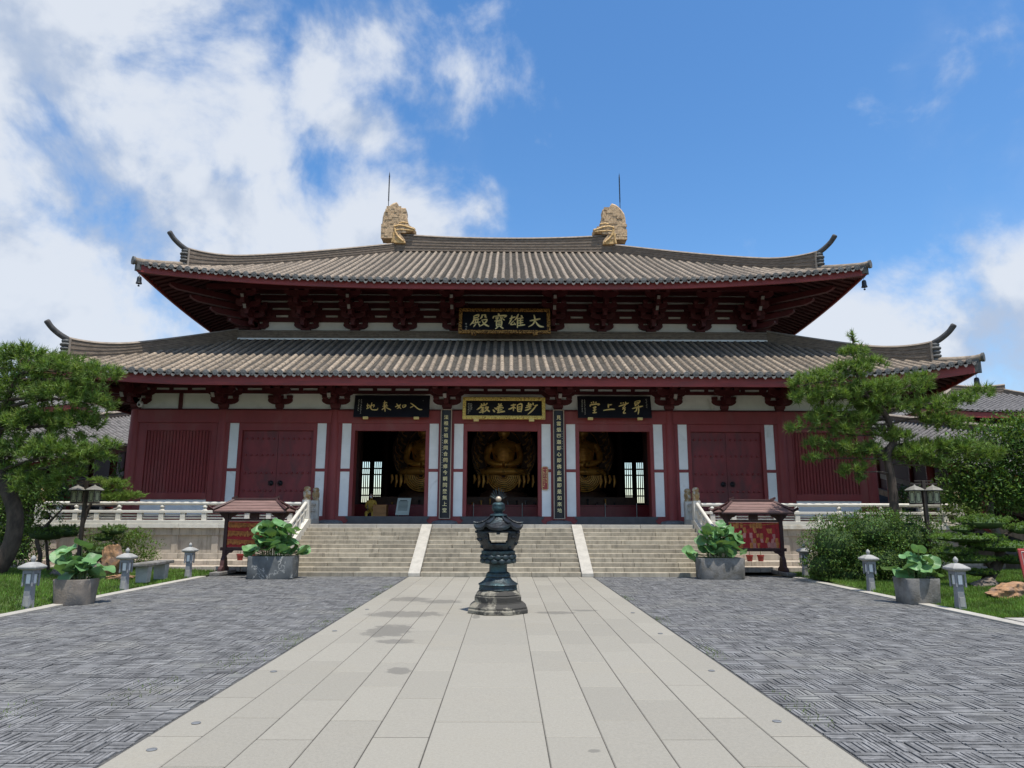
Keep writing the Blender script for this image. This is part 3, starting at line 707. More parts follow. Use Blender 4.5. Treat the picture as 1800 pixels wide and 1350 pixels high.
for i, x in enumerate(CX):
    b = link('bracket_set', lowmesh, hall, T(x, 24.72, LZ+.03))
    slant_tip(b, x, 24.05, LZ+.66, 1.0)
    if i in (0, 7):
        sg = -1 if i == 0 else 1; corner_arms(b, x, 24.72, LZ+.03, sg, 3, .46, .20)
        link('bracket_set', lowmesh, hall, T(x, 24.72, LZ+.028, rz=math.pi/2*sg))
for i in (1, 5): link('bracket_set', midmesh, hall, T((CX[i]+CX[i+1])/2, 24.72, LZ+.03))
for s in (-1, 1): hb(s*11.275-.06, s*11.275+.06, FY, FY+.18, LZ+.03, 5.87, 'frieze_strut', m_reddark)
for s in (-1, 1):
    for y in (28.5, 32.2, 35.9): link('bracket_set', lowmesh, hall, T(s*12.8, y, LZ+.03, rz=math.pi/2*s))
# frieze: plaster with tie beams and slits between them
hb(-12.75, 12.75, FY+.075, FY+.2, LZ+.03, 6.9, 'frieze_plaster', m_plaster, bevel=0)
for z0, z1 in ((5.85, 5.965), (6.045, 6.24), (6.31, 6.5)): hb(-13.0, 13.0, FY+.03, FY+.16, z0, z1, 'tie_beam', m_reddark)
for x in np.arange(-12.3, 12.4, .65): hb(x-.07, x+.07, FY+.04, FY+.15, 5.96, 6.05, 'tie_block', m_reddark, bevel=0)
hb(-14.0, 14.0, 23.70, 23.86, 6.20, 6.36, 'eaves_purlin', m_reddark)

UY, UX, UZ = 27.3, 9.78, 8.70
hb(-UX+.05, UX-.05, UY+.06, UY+.3, 6.9, 11.4, 'upper_wall', m_plaster, bevel=0)
for s in (-1, 1): hb(*sorted((s*(UX-.05), s*(UX-.3))), UY+.3, 36.7, 6.9, 11.4, 'upper_side_wall', m_plaster, bevel=0)
hb(-UX+.3, UX-.3, 36.4, 36.7, 6.9, 11.4, 'upper_rear_wall', m_plaster, bevel=0)
hb(-UX-.1, UX+.1, UY-.14, UY+.1, UZ-.12, UZ+.03, 'plate_beam', m_reddark)
for z0, z1 in ((9.19, 9.365), (9.475, 9.665), (9.775, 9.965), (10.075, 10.28), (10.36, 10.6)): hb(-UX-.15, UX+.15, UY-.06, UY+.09, z0, z1, 'tie_beam', m_reddark)
ups = [-9.78, -7.8, -5.85, -3.9, -1.95, 0, 1.95, 3.9, 5.85, 7.8, 9.78]
for i, x in enumerate(ups):
    if i == 5: continue
    b = link('bracket_set', upmesh, hall, T(x, UY, UZ+.03))
    if i % 2 == 0:
        slant_tip(b, x, UY-.95, UZ+1.02, 1.0); slant_tip(b, x, UY-1.25, UZ+1.33, 1.0)
    if i in (0, 10):
        sg = -1 if i == 0 else 1; corner_arms(b, x, UY, UZ+.03, sg, 4, .5, .2)
        link('bracket_set', upmesh, hall, T(x, UY, UZ+.028, rz=math.pi/2*sg))
    if i < 10:
        for f_ in (.33, .67):
            xx = x+(ups[i+1]-x)*f_; hb(xx-.08, xx+.08, UY-.05, UY+.08, 9.36, 9.48, 'tie_block', m_reddark, bevel=0)
for s in (-1, 1):
    for y in (29.4, 32, 34.6): link('bracket_set', upmesh, hall, T(s*UX, y, UZ+.03, rz=math.pi/2*s))
    for z0, z1 in ((9.19, 9.40), (9.475, 9.70), (9.765, 9.99), (10.055, 10.28)): hb(*sorted((s*(UX-.1), s*(UX+.06))), UY+.1, 36.7, z0, z1, 'tie_beam', m_reddark)
hb(-11.2, 11.2, 25.72, 25.9, 10.06, 10.24, 'eaves_purlin', m_reddark)
# ------------------------------------------------------------------ tiled roofs
def ridge_sweep(pts, hs, w, parent, name='ridge', hc=.085, mat=None, cap=True):
    """a ridge of thin tile courses along base points, with heights hs"""
    pts = [Vector(p) for p in pts]; mb = MB(); cb = MB(); n = len(pts); ncrs = max(3, int(round(max(hs)/hc)))
    prof = []
    for j in range(ncrs): ww = w if j % 2 == 0 else w-.016; prof += [(ww, j/ncrs), (ww, (j+1)/ncrs)]
    rows = []; crow = []
    for i, p in enumerate(pts):
        t = pts[min(i+1, n-1)]-pts[max(i-1, 0)]; t.z = 0; t.normalize(); sd = Vector((t.y, -t.x, 0))
        rows.append([p+sd*a+Vector((0, 0, b*hs[i])) for a, b in prof] + [p-sd*a+Vector((0, 0, b*hs[i])) for a, b in prof[::-1]])
        tp = p+Vector((0, 0, hs[i])); crow.append([tp+sd*(w*1.16*math.cos(q))+Vector((0, 0, w*.62*math.sin(q)-.01)) for q in [math.pi*k/6 for k in range(7)]])
    mb.grid(rows); mb.f.append(tuple(range(len(rows[0])))); mb.f.append(tuple(range(len(mb.v)-len(rows[0]), len(mb.v))))
    o = mb.build(name, mat or m_ridge, parent)
    if cap:
        cb.grid(crow); cb.f.append(tuple(range(7))); cb.f.append(tuple(range(len(cb.v)-7, len(cb.v)))); cb.build('ridge_cap', m_ridgecap, parent, smooth=50)
    return o

def tile_row_mesh(mb, pts, lat, r=.072, tl=.36):
    """half-round cover tiles lapping down a slope; pts run from eaves up, lat = sideways unit vector"""
    P = [Vector(p) for p in pts]; lat = Vector(lat); rows = []
    d = [0]
    for a, b in zip(P, P[1:]): d.append(d[-1]+(b-a).length)
    def at(s):
        for i in range(len(P)-1):
            if s <= d[i+1] or i == len(P)-2:
                t = (s-d[i])/max(1e-6, d[i+1]-d[i]); return P[i].lerp(P[i+1], t), (P[i+1]-P[i]).normalized()
    s = 0; tot = d[-1]; first = random.uniform(.35, 1)*tl
    while s < tot-.02:
        e = min(s+(first if s == 0 else tl), tot)
        for ss, rr in ((s, r*1.06), (e-.004, r*.93)):
            p, t = at(ss); nrm = lat.cross(t).normalized()
            if nrm.z < 0: nrm = -nrm
            rows.append([p+lat*(rr*math.cos(q))+nrm*(rr*1.0*math.sin(q)+.01) for q in [math.pi*k/6 for k in range(7)]])
        s = e
    if len(rows) > 1: mb.grid(rows)

def roof(name, L, Yi, Yb, D, Zi, Ze, k, lift, Rl, pw, label, fh, ov, sslope, sp=.29):
    part = None; Xe = L+D; Ye = Yi-D
    def g(s): return s*(1+k)-k*s*s
    def zf(dc, u): return Zi-(Zi-Ze)*g(u/D)+lift*max(0, 1-dc/Rl)**pw*max(0, u/D)**2.5
    def F(x, u): return Vector((x, Yi-u, zf(Xe-abs(x), u)))
    def S(s, y, u): return Vector((s*(L+u), y, zf(min(y-Ye, Yb+D-y), u)))
    # body: the surface under the tiles
    mb = MB(); nu = 16
    ul = [D*i/nu for i in range(nu+1)]
    for back in (0, 1):
        rows = []
        for u in ul:
            r_ = []
            for i in range(41):
                x = (-1+2*i/40)*(L+u); p = F(x, u)
                if back: p = Vector((p.x, Yb+u, p.z))
                p.z -= .03; r_.append(p)
            rows.append(r_)
        mb.grid(rows)
    for s in (-1, 1):
        mb.grid([[S(s, (Yi-u)+(Yb-Yi+2*u)*i/30, u)-Vector((0, 0, .03)) for i in range(31)] for u in ul])
    part = mb.build(name, m_pan, hall); tag(part, label)
    # front cover-tile rows, eaves ends and drips: each its own piece
    nrow = int(round(2*Xe/sp)); s0 = 2*Xe/nrow
    dm = MB(); dm.lathe([(.0, 0), (.098, 0), (.098, .035), (.082, .045), (.055, .04), (.03, .05), (0, .05)], n=14); dm.v = [(x, -z, y) for x, y, z in dm.v]
    disc = dm.mesh('end_tile', m_endtile, 40)
    q = MB(); rows = []
    for yy in (-.03, .05): rows.append([(-.085+.17*i/6, yy, -.02-.075*math.sin(math.pi*i/6)**.8*(1 if yy < 0 else .6)) for i in range(7)])
    q.grid(rows); rows = [[(-.085+.17*i/6, -.032, -.02-.075*math.sin(math.pi*i/6)**.8) for i in range(7)], [(-.08+.16*i/6, -.055, -.045-.125*math.sin(math.pi*i/6)**.7) for i in range(7)]]
    q.grid(rows); dripm = q.mesh('drip_tile', m_endtile)
    for i in range(nrow):
        x = -Xe+s0*(i+.5)+random.gauss(0, .008); ue = max(0, abs(x)-L)+.16
        if D-ue < .25: continue
        us = np.linspace(D+.03, ue, max(4, int((D-ue)/.45)))
        tm = MB(); ph_ = random.uniform(0, 6); tile_row_mesh(tm, [F(x+.010*math.sin(u*1.3+ph_), u)+Vector((0, 0, .006*math.sin(u*2.1+ph_*2))) for u in us], (1, 0, 0)); tm.build('tile_row', m_tile, part, smooth=40)
        p = F(x, D+.03)
        link('end_tile', disc, part, T(p.x, p.y-.0, p.z+.012, rz=random.uniform(-.06, .06), s=random.uniform(.95, 1.05)))
        p = F(x+s0/2, D+.03)
        if i < nrow-1: link('drip_tile', dripm, part, T(p.x, p.y, p.z+.03, s=(1.1, 1, random.uniform(.9, 1.1))))
    # pan tiles between the rows (lapped, too small to pick apart)
    pm = MB()
    for i in range(nrow-1):
        x = -Xe+s0*(i+1); ue = max(0, abs(x)-L)+.12
        if D-ue < .2: continue
        rows = []; u = D+.03; off_ = random.uniform(0, .15)
        while u > ue:
            for du, dz in ((0, .026), (.155, .004)):
                uu = max(u-du, ue); rows.append([F(x+dx, uu)+Vector((0, 0, dz+.02*abs(dx)/.08-.012)) for dx in (-.085, -.04, 0, .04, .085)])
            u -= .16-off_; off_ = 0
        if len(rows) > 1: pm.grid(rows)
    o = pm.build('pan_tiles', m_pan, part); o['kind'] = 'stuff'
    # side slopes: rows joined (seen edge-on)
    sm = MB(); em = MB()
    ny = int(round((Yb-Yi+2*D)/sp))
    for s in (-1, 1):
        for i in range(ny):
            y = Ye+(Yb-Yi+2*D)*(i+.5)/ny; ue = max(0, Yi-y, y-Yb)+.16
            if D-ue < .25: continue
            tile_row_mesh(sm, [S(s, y, u) for u in np.linspace(D+.03, ue, max(4, int((D-ue)/.5)))], (0, 1, 0))
            p = S(s, y, D+.03); em.tube([p+Vector((0, 0, .01)), p+Vector((s*.04, 0, .01))], .095, 10)
    o = sm.build('side_tiles', m_tile, part, smooth=40); o['kind'] = 'stuff'
    o = em.build('side_end_tiles', m_endtile, part); o['kind'] = 'stuff'
    # red fascia board under the tiles
    for back in (0, 1):
        rows = [[], [], [], []]
        for i in range(61):
            x = (-1+2*i/60)*(Xe-.06); z = zf(Xe-abs(x), D)-.035
            for j, (dy, dz) in enumerate(((.05, 0), (.05, -fh), (.13, -fh), (.13, 0))):
                rows[j].append(Vector((x, Ye+dy if not back else Yb+D-dy, z+dz)))
        fb = MB(); fb.grid(rows+[rows[0]]); fb.build('fascia_board', m_fascia, part)
    for s in (-1, 1):
        rows = [[], [], [], []]
        for i in range(41):
            y = Ye+.05+(Yb-Yi+2*D-.1)*i/40; z = zf(min(y-Ye, Yb+D-y), D)-.038
            for j, (dx, dz) in enumerate(((.055, 0), (.055, -fh), (.13, -fh), (.13, 0))): rows[j].append(Vector((s*(Xe-dx), y, z+dz)))
        fb = MB(); fb.grid(rows+[rows[0]]); fb.build('fascia_board', m_fascia, part)
    # soffit boards and rafters
    def zs(dc, v): return Ze+lift*max(0, 1-dc/Rl)**pw*max(0, 1-v/ov)**1.3-.035-fh+.10+sslope*v
    sb = MB(); vv = [.10+(ov-.1)*i/8 for i in range(9)]
    for s in (-1, 1):
        sb.grid([[Vector((s*(Xe-v), (Ye+v)+(Yb+2*D-Yi-2*v)*i/30, zs(min((Ye+v)+(Yb+2*D-Yi-2*v)*i/30-Ye, Yb+D-((Ye+v)+(Yb+2*D-Yi-2*v)*i/30)), v))) for i in range(31)] for v in vv])
    for back in (0, 1):
        sb.grid([[Vector(((-1+2*i/50)*(Xe-v), (Ye+v) if not back else Yb+D-v, zs(Xe-abs((-1+2*i/50)*(Xe-v)), v))) for i in range(51)] for v in vv])
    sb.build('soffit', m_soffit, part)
    rb = MB(); nr = int(2*Xe/.30)
    for i in range(nr):
        x = -Xe+.25+(2*Xe-.5)*i/(nr-1); vm = min(ov, Xe-abs(x))
        if vm < .3: continue
        rb.tube([(x, Ye+v, zs(Xe-abs(x), v)-.035) for v in np.linspace(.12, vm, 4)], .05, 6)
    nr = int((Yb-Yi+2*D)/.30)
    for s in (-1, 1):
        for i in range(nr):
            y = Ye+.25+(Yb-Yi+2*D-.5)*i/(nr-1); dc = min(y-Ye, Yb+D-y); vm = min(ov, dc)
            if vm < .3: continue
            rb.tube([(s*(Xe-v), y, zs(dc, v)-.035) for v in np.linspace(.12, vm, 4)], .05, 6)
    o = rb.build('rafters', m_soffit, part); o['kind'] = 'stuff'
    # corners: hip beam, hip ridge, end mask, horn, low corner ridge with nose cap
    for s in (-1, 1):
        for fb_ in (0, 1):
            dy = -1 if fb_ == 0 else 1; Y0 = Yi if fb_ == 0 else Yb
            def H(u): p = F(L+u, u); return Vector((s*p.x, Y0+dy*u, p.z))
            dg = Vector((s, dy, 0)).normalized()
            c0 = Vector((s*(Xe-ov), Ye+ov if fb_ == 0 else Yb+D-ov, zs(ov, ov)-.12)); c1 = Vector((s*(Xe-.12), Ye+.12 if fb_ == 0 else Yb+D-.12, zs(0, .1)-.05))
            d = c1-c0; sd = Vector((dg.y, -dg.x, 0))*.11
            MB().obox((c0+c1)/2, d/2, sd, Vector((0, 0, .12))).build('hip_beam', m_reddark, part)
            MB().obox(c1+dg*.03+Vector((0, 0, .12)), dg*.10, sd*1.05, Vector((0, 0, fh*.62))).build('corner_cap', m_endtile, part)
            if fb_ == 1 and name == 'upper_roof': pass
            ue = D-(.92 if name == 'lower_roof' else 1.2); n = 26; us = [max(.05, ue*i/n) for i in range(n+1)]
            hs = [.43+.27*max(0, (u-(ue-1.5))/1.5)**2 for u in us]
            ridge_sweep([H(u)+Vector((0, 0, -.03)) for u in us], hs, .13, part, 'hip_ridge')
            e = H(ue); et = e+Vector((0, 0, .66))
            mk = MB()
            for j, (zz, w_, dd) in enumerate(((.06, .15, .09), (.2, .17, .13), (.33, .16, .10), (.46, .18, .14), (.58, .14, .09))):
                mk.ball(e+dg*.05+Vector((0, 0, zz)), w_, w_, .085, 10, 6)
            mk.build('end_mask', m_endtile, part, smooth=50)
            MB().obox(e+dg*-.03+Vector((0, 0, .32)), sd*1.5, dg*.035, Vector((0, 0, .36))).build('end_plate', m_ridgecap, part, bevel=.01)
            hp = spline([et-dg*.30+Vector((0, 0, -.13)), et+dg*.02+Vector((0, 0, .0)), et+dg*.26+Vector((0, 0, .12)), et+dg*.50+Vector((0, 0, .30)), et+dg*.68+Vector((0, 0, .52))], 5)
            MB().tube(hp, list(np.interp(np.linspace(0, 1, len(hp)), [0, .3, .8, .95, 1], [.095, .095, .09, .095, .07])), 10).build('horn', m_horn, part, smooth=60)
            lo = [H(u)+Vector((0, 0, .05)) for u in np.linspace(ue+.05, D+.03, 8)]; lo[-1].z += .03
            MB().tube(lo, .125, 10).build('corner_ridge', m_tile, part, smooth=50)
            nz = lo[-1]; MB().tube([nz-dg*.02, nz+dg*.05], .15, 12).build('nose_cap', m_endtile, part, smooth=40)
            if fb_ == 0:
                b = c1+dg*-.02+Vector((0, 0, -.10)); bl = MB()
                bl.tube([b, b+Vector((0, 0, -.14))], .008, 5)
                bl.lathe([(.105, -.40), (.098, -.38), (.08, -.32), (.076, -.22), (.065, -.16), (.03, -.14), (.0, -.13)], b, 12); bl.tube([b+Vector((0, 0, -.36)), b+Vector((0, 0, -.46))], .01, 5); bl.ball(b+Vector((0, 0, -.48)), .04, .04, .03, 8, 5)
                bo = bl.build('wind_bell', m_bell, None, smooth=50); yield_bells.append((bo, s, name))
    return part, F, S, zf
yield_bells = []
low, LF, LS, Lz = roof('lower_roof', 10.33, 26.95, 37.05, 4.95, 8.36, 6.05, .04, .52, 6.4, 2.3, None, .34, 2.75, .40)
upp, UF, US, Uz = roof('upper_roof', 5.06, 31.65, 31.65, 7.85, 13.81, 9.735, .03, .60, 12.9, 3.0, None, .25, 3.15, .43)
for bo, s, nm in yield_bells:
    tag(bo, 'bronze wind bell hanging under the %s %s eaves corner' % ('left' if s < 0 else 'right', nm.split('_')[0]), 'bell', 'wind bells under the eaves corners')
# ridge round the foot of the upper storey
wz = 8.36
ridge_sweep([(x, 26.97, wz-.02) for x in np.linspace(-10.4, 10.4, 30)], [.33]*30, .15, low, 'collar_ridge')
for s in (-1, 1): ridge_sweep([(s*10.35, y, wz-.02) for y in np.linspace(27.0, 37.0, 16)], [.33]*16, .15, low, 'collar_ridge')
hb(-10.3, 10.3, 26.80, 26.83, wz-.02, wz+.045, 'plaster_fillet', m_plaster, low, 0)
hb(-10.2, 10.2, 27.0, 27.26, 8.2, 8.62, 'collar_fill', m_reddark, low, 0)
# main ridge, sagging slightly between the beasts
xs = np.linspace(-5.25, 5.25, 40)
ridge_sweep([(x, 31.65, 13.81-.02) for x in xs], [.64+.20*(abs(x)/5.25)**2.2 for x in xs], .19, upp, 'main_ridge')
# ridge beasts
def beast(s):
    k = 1/117.; ox, oz = 312., 470.
    def P(l): return [((x-ox)*k, (oz-z)*k) for x, z in l]
    body = P([(248,470),(249,400),(252,345),(258,318),(270,298),(286,279),(305,264),(325,257),(334,268),(339,290),(376,291),(380,300),(378,318),(384,345),(390,375),(398,392),(415,404),(432,416),(433,424),(425,432),(400,434),(378,437),(350,440),(356,456),(372,474),(382,488),(381,500),(304,500),(303,470)])
    root = MB(); t = .30
    def mir(mb): mb.v = [(-s*x - 0, y, z) if False else (x if s < 0 else -x, y, z) for x, y, z in mb.v]; mb.v = [(x+s*5.2, y+31.65, z+14.39) for x, y, z in mb.v]; return mb
    # swelling body: three stacked outlines, inset towards the faces
    c = np.mean(np.array(body), axis=0)
    def inset(f_): return [tuple(np.array(p)*(f_)+c*(1-f_)) for p in body]
    b = MB(); layers = [(-t, .93), (-t*.75, 1.0), (t*.75, 1.0), (t, .93)]; rows = []
    for y, f_ in layers: rows.append([(p[0], y, p[1]) for p in inset(f_)]); rows[-1].append(rows[-1][0])
    b.grid(rows); n = len(body); b.f.append(tuple(range(n))); b.f.append(tuple(range(3*(n+1), 3*(n+1)+n)))
    o = mir(b).build('ridge_beast', m_chiwen, upp)
    # rough carved blocks covering both faces and the back
    def inside(px, pz):
        c_ = False; j = len(body)-1
        for i in range(len(body)):
            (xi, zi), (xj, zj) = body[i], body[j]
            if (zi > pz) != (zj > pz) and px < (xj-xi)*(pz-zi)/(zj-zi)+xi: c_ = not c_
            j = i
        return c_
    sc = MB(); rr = random.Random(5+s)
    zz = -.02
    while zz < 1.75:
        hh = rr.uniform(.10, .16); xx_ = -.56
        while xx_ < .8:
            ww = rr.uniform(.14, .3)
            if inside(xx_+ww*.12, zz+hh/2) and inside(xx_+ww*.88, zz+hh/2):
                for y in (-1, 1): d_ = rr.uniform(.0, .035); sc.box(xx_+.004, xx_+ww-.004, *sorted((y*(t-.05), y*(t+.012+d_))), zz+.003, zz+hh-.003, top=None)
            xx_ += ww
        zz += hh
    mir(sc).build('carved_blocks', m_chiwen, o)['kind'] = 'stuff'
    ft = MB()
    for q_, (a, bb) in enumerate(zip(P([(262,318),(276,296),(294,278),(314,265)]), P([(292,338),(302,320),(316,308),(331,298)]))): ft.tube([(a[0], 0, a[1]), (bb[0], 0, bb[1])], [.05, .07], 6, flat=4.5, up=(0, 1, 0))
    mir(ft).build('crest', m_chiwen, o)
    hd = MB()
    for y in (-t-.02, t+.02):
        hd.tube(spline([(p[0], y, p[1]) for p in P([(318,405),(345,398),(375,402),(405,412),(428,420)])], 4), [.05]*16+[.06], 7)      # upper lip
        hd.tube(spline([(p[0], y, p[1]) for p in P([(330,425),(352,422),(380,424),(425,428)])], 4), .035, 6)
        hd.tube(spline([(p[0], y, p[1]) for p in P([(320,415),(328,445),(345,468),(370,490)])], 4), .06, 7)                             # lower jaw
        hd.tube(spline([(p[0], y, p[1]) for p in P([(315,440),(316,470),(312,495)])], 4), .055, 6)
        hd.tube(spline([(p[0], y, p[1]) for p in P([(345,385),(368,380),(395,385)])], 4), .035, 6)                                      # brow
        ex, ez = P([(378,403)])[0]; hd.ball((ex, y*1.04, ez), .055, .05, .05, 8, 6)
        nx, nz_ = P([(424,414)])[0]; hd.ball((nx, y*.5, nz_), .08, .16, .07, 8, 6)
        for (x, z) in P([(362,430),(378,430),(394,431),(410,431)]): hd.lathe([(.02, .04), (.018, 0), (0, -.06)], (x, y, z), 6)
    mir(hd).build('gilt_head', m_chigold, o, smooth=50)
    jw = MB(); pl = P([(304,498),(306,455),(316,425),(330,440),(345,468),(380,490),(381,500)]); jw.prism_y(pl, -t-.015, t+.015); mir(jw).build('lower_jaw', m_chigold, o, bevel=.02)
    rd = MB(); xx, z0 = s*5.52, 15.6; rd.tube([(xx, 31.70, z0), (xx, 31.70, 17.8)], .018, 6)
    for i in range(22): rd.ball((xx, 31.70, 16.42+i*.058), .036, .036, .022, 7, 5)
    rd.lathe([(.03, 0), (.02, .1), (0, .28)], (xx, 31.70, 17.65), 6)
    rd.build('lightning_rod', m_iron, o)
beast(-1); beast(1)
# ------------------------------------------------------------------ name boards and couplets
def brush(mb, strokes, S, Sy, cx, cy, wid, th=.012, y=0):
    """raised brush strokes: ribbons with round, tapering ends in the x-z plane"""
    for st in strokes:
        pts = [((p[0]-cx)/S, (cy-p[1])/Sy) for p in st]
        ws = [(p[2] if len(p) > 2 else 1.0)*wid for p in st]
        sp = spline([(a, b, w) for (a, b), w in zip(pts, ws)], 5) if len(pts) > 1 else [(pts[0][0], pts[0][1], ws[0])]*2
        n = len(sp); L_, R_ = [], []
        for i, (a, b, w) in enumerate(sp):
            q0, q1 = sp[max(i-1, 0)], sp[min(i+1, n-1)]; dx, dz = q1[0]-q0[0], q1[1]-q0[1]; l = math.hypot(dx, dz) or 1
            f_ = min(1, .55+1.6*i/n, .45+2.2*(n-1-i)/n); nx, nz = -dz/l*w*f_*.5, dx/l*w*f_*.5
            L_.append((a+nx, b+nz)); R_.append((a-nx, b-nz))
        # front face strip + rim
        rows = [[(p[0], y, p[1]) for p in L_], [(p[0], y-th, p[1]) for p in L_], [(p[0], y-th, p[1]) for p in R_], [(p[0], y, p[1]) for p in R_]]
        mb.grid(rows); o = len(mb.v)-4*n; mb.f.append((o, o+n, o+2*n, o+3*n)); mb.f.append((o+n-1, o+2*n-1, o+3*n-1, o+4*n-1))
A = {
 'da': [[(1375,318),(1465,300),(1575,275,1.2)], [(1455,195,1.2),(1470,300),(1430,390,.9),(1345,445,.6)], [(1470,300,.6),(1510,380),(1560,430,1.3),(1635,440,1.2)]],
 'xiong': [[(1000,275,.8),(1110,235,.9)], [(1045,205),(1030,290),(985,385,.6)], [(1078,318,.8),(1020,390,.8),(1060,398,.7),(1105,375,.7)], [(1085,355,.6),(1110,405,1)],
   [(1165,180,1.1),(1130,260),(1090,310,.5)], [(1150,255),(1145,465,.9)], [(1215,205),(1238,242)], [(1155,275,.8),(1260,255,.9)], [(1155,322,.8),(1255,305,.8)], [(1155,370,.8),(1255,352,.8)], [(1150,420,.8),(1290,400,1.1)], [(1205,258,.9),(1205,405,.8)]],
 'bao': [[(785,172),(812,205,1.1)], [(708,222,.7),(688,272,1)], [(705,228,.8),(930,212,1.1),(898,252,.6)], [(735,262,.7),(802,252,.7)], [(740,287,.6),(798,278,.6)], [(722,328,.7),(802,312,.7)], [(768,256,.7),(768,320,.6)],
   [(842,238,.7),(824,270,.5)], [(818,268,.6),(882,256,.7)], [(850,260,.7),(850,312,.6)], [(832,284,.5),(812,308,.6)], [(868,276,.5),(908,308,.9)],
   [(755,338,.8),(760,442,.8)], [(755,340,.7),(850,325,.9),(850,432,.9)], [(768,371,.6),(842,361,.6)], [(768,402,.6),(842,392,.6)], [(768,434,.6),(845,422,.6)], [(790,442,.9),(735,490,.6)], [(820,432,.7),(888,480,1.1)]],
 'dian': [[(340,222,.8),(425,197,1),(410,255,.7)], [(335,262,.7),(415,250,.7)], [(337,222,.9),(335,320),(268,415,.6)], [(345,302,.7),(440,286,.7)], [(375,275,.8),(370,352,.8)], [(415,270,.8),(410,352,.8)], [(308,378,.7),(462,346,.8)], [(375,388,.9),(333,452,.6)], [(420,376,.7),(457,432,1)],
   [(490,190,.9),(482,250,.9),(452,278,.6)], [(492,206,.7),(550,200,.9),(544,240,.8),(580,246,.9)], [(475,312,.7),(580,295,.9),(540,372,.9),(438,446,.6)], [(490,322,.7),(540,392),(622,440,1.4)]]}
Bc = {
 'miao': [[(1410,172,1.1),(1402,232)], [(1355,242,.8),(1482,214)], [(1338,288,.8),(1472,246)], [(1328,346),(1400,322),(1462,288,.7)], [(1445,190),(1430,305,.8)], [(1502,178,1.1),(1505,232,.8)], [(1528,244,.7),(1605,224)], [(1572,236,.9),(1480,350),(1385,432,.6)]],
 'xiang': [[(1028,238,.9),(1142,218)], [(1085,203,1.1),(1085,358)], [(1085,255,.8),(1040,300),(978,322,1.1)], [(1095,262,.6),(1132,302,.9)], [(1170,226),(1176,376)], [(1165,228,.8),(1262,208,1.1),(1246,382,1.1)], [(1182,276,.7),(1245,262,.7)], [(1182,322,.7),(1242,310,.7)], [(1176,368,.8),(1245,362,.8)]],
 'zhuang': [[(768,192,1.1),(786,244)], [(832,192,1.1),(800,252,.8)], [(735,268,.8),(856,242)], [(688,302,.8),(862,286)], [(648,328,.8),(692,382,1.3)], [(680,288,.7),(742,332)], [(772,254),(760,388)], [(850,272,.7),(872,302)], [(740,346,.7),(852,330,.8)], [(738,396,.9),(820,378),(908,364,1.3)]],
 'yan': [[(398,200),(422,228,.8)], [(460,184),(465,222,.8)], [(532,188),(490,237,.7)], [(378,248,.8),(512,224)], [(422,242),(370,292),(308,336,.6)], [(395,292,.7),(470,275,.7)], [(400,322,.6),(462,310,.6)], [(432,280),(440,412)], [(388,352,.7),(472,336,.7)], [(358,392,.9),(482,370,.8)], [(512,258),(480,312,.6)], [(490,292,.7),(552,274,.9),(500,352,.9),(466,384,.6)], [(500,302,.7),(545,345),(584,376,1.3)]]}
Lc = {
 'ru': [[(1310,275,1.1),(1380,320),(1500,412),(1578,420,1.2)], [(1388,332,.8),(1308,382,1)]],
 'ru_like': [[(1003,288,1.1),(1040,342),(1112,406,1.1)], [(973,362),(1082,318,.8)], [(1092,298,.8),(1060,370),(1018,402,.7)], [(1135,322),(1150,372,.9),(1200,352,.9),(1208,320,.9),(1135,326,.7)]],
 'lai': [[(735,224,1.1),(745,350),(762,472,1.2)], [(703,277,.8),(792,264)], [(708,308,.7),(732,332,.9)], [(792,294,.9),(768,327,.6)], [(693,352,.8),(817,340)], [(745,370,.8),(688,432)], [(765,370,.7),(825,402),(888,432,1.2)]],
 'di': [[(342,344,.8),(404,320)], [(360,288),(372,394)], [(342,408),(412,380,.8)], [(455,268,1.1),(440,372),(470,425),(580,427,1.1),(598,385,.7)], [(412,348,.7),(512,320),(490,378,.9)], [(400,330,.6),(425,380,.8)]]}
Rc = {
 'sheng': [[(1380,228),(1368,290),(1425,290,.8),(1488,216),(1388,226,.8)], [(1388,268,.7),(1450,250,.7)], [(1362,334,.9),(1402,308,.8)], [(1298,392,.8),(1420,362),(1545,334,1.1)], [(1412,340),(1392,430),(1343,466,.7)], [(1442,308),(1442,430),(1420,522,1.2)]],
 'wu': [[(1048,264,1.1),(1068,277)], [(1102,258,1.1),(1118,272)], [(1160,238),(1172,292)], [(1006,342),(1110,308),(1232,264,1.1)], [(1176,286),(1088,392,.8)], [(1088,358,.7),(1132,412)], [(1078,412,.8),(1160,368,.8)], [(1152,398),(1098,492,.9),(1155,490)]],
 'shang': [[(775,288,1.2),(773,378)], [(780,312,.8),(858,300)], [(656,436),(800,412),(918,410,1.2)]],
 'tang': [[(440,232),(462,268,.9)], [(390,262,1.1),(418,262)], [(512,242,1.1),(492,268,.8)], [(374,352,1.1),(386,310),(572,290,1.1),(538,328,.8)], [(428,376,.8),(492,354),(480,386,.7),(434,392,.7)], [(423,437,.8),(502,420)], [(462,398),(462,488)], [(415,492),(512,482,1.1)]]}
def tiny_lines(mb, x0, z0, n, ncol, dz, dx, sc, seed):
    """columns of small written characters, too small to read"""
    rr = random.Random(seed)
    for c in range(ncol):
        for i in range(n-c*2):
            for k in range(4):
                a, b = rr.uniform(-1, 1)*sc, rr.uniform(-1, 1)*sc; an = rr.choice((0, .1, 1.5, 1.57, .8, -.8)); l = rr.uniform(.5, 1.1)*sc
                x, z = x0+c*dx+a, z0-i*dz+b; ux, uz = math.cos(an)*l, math.sin(an)*l; w = .16*sc
                mb.obox((x, -.003, z), (ux, 0, uz), (0, .004, 0), (-uz/l*w, 0, ux/l*w))
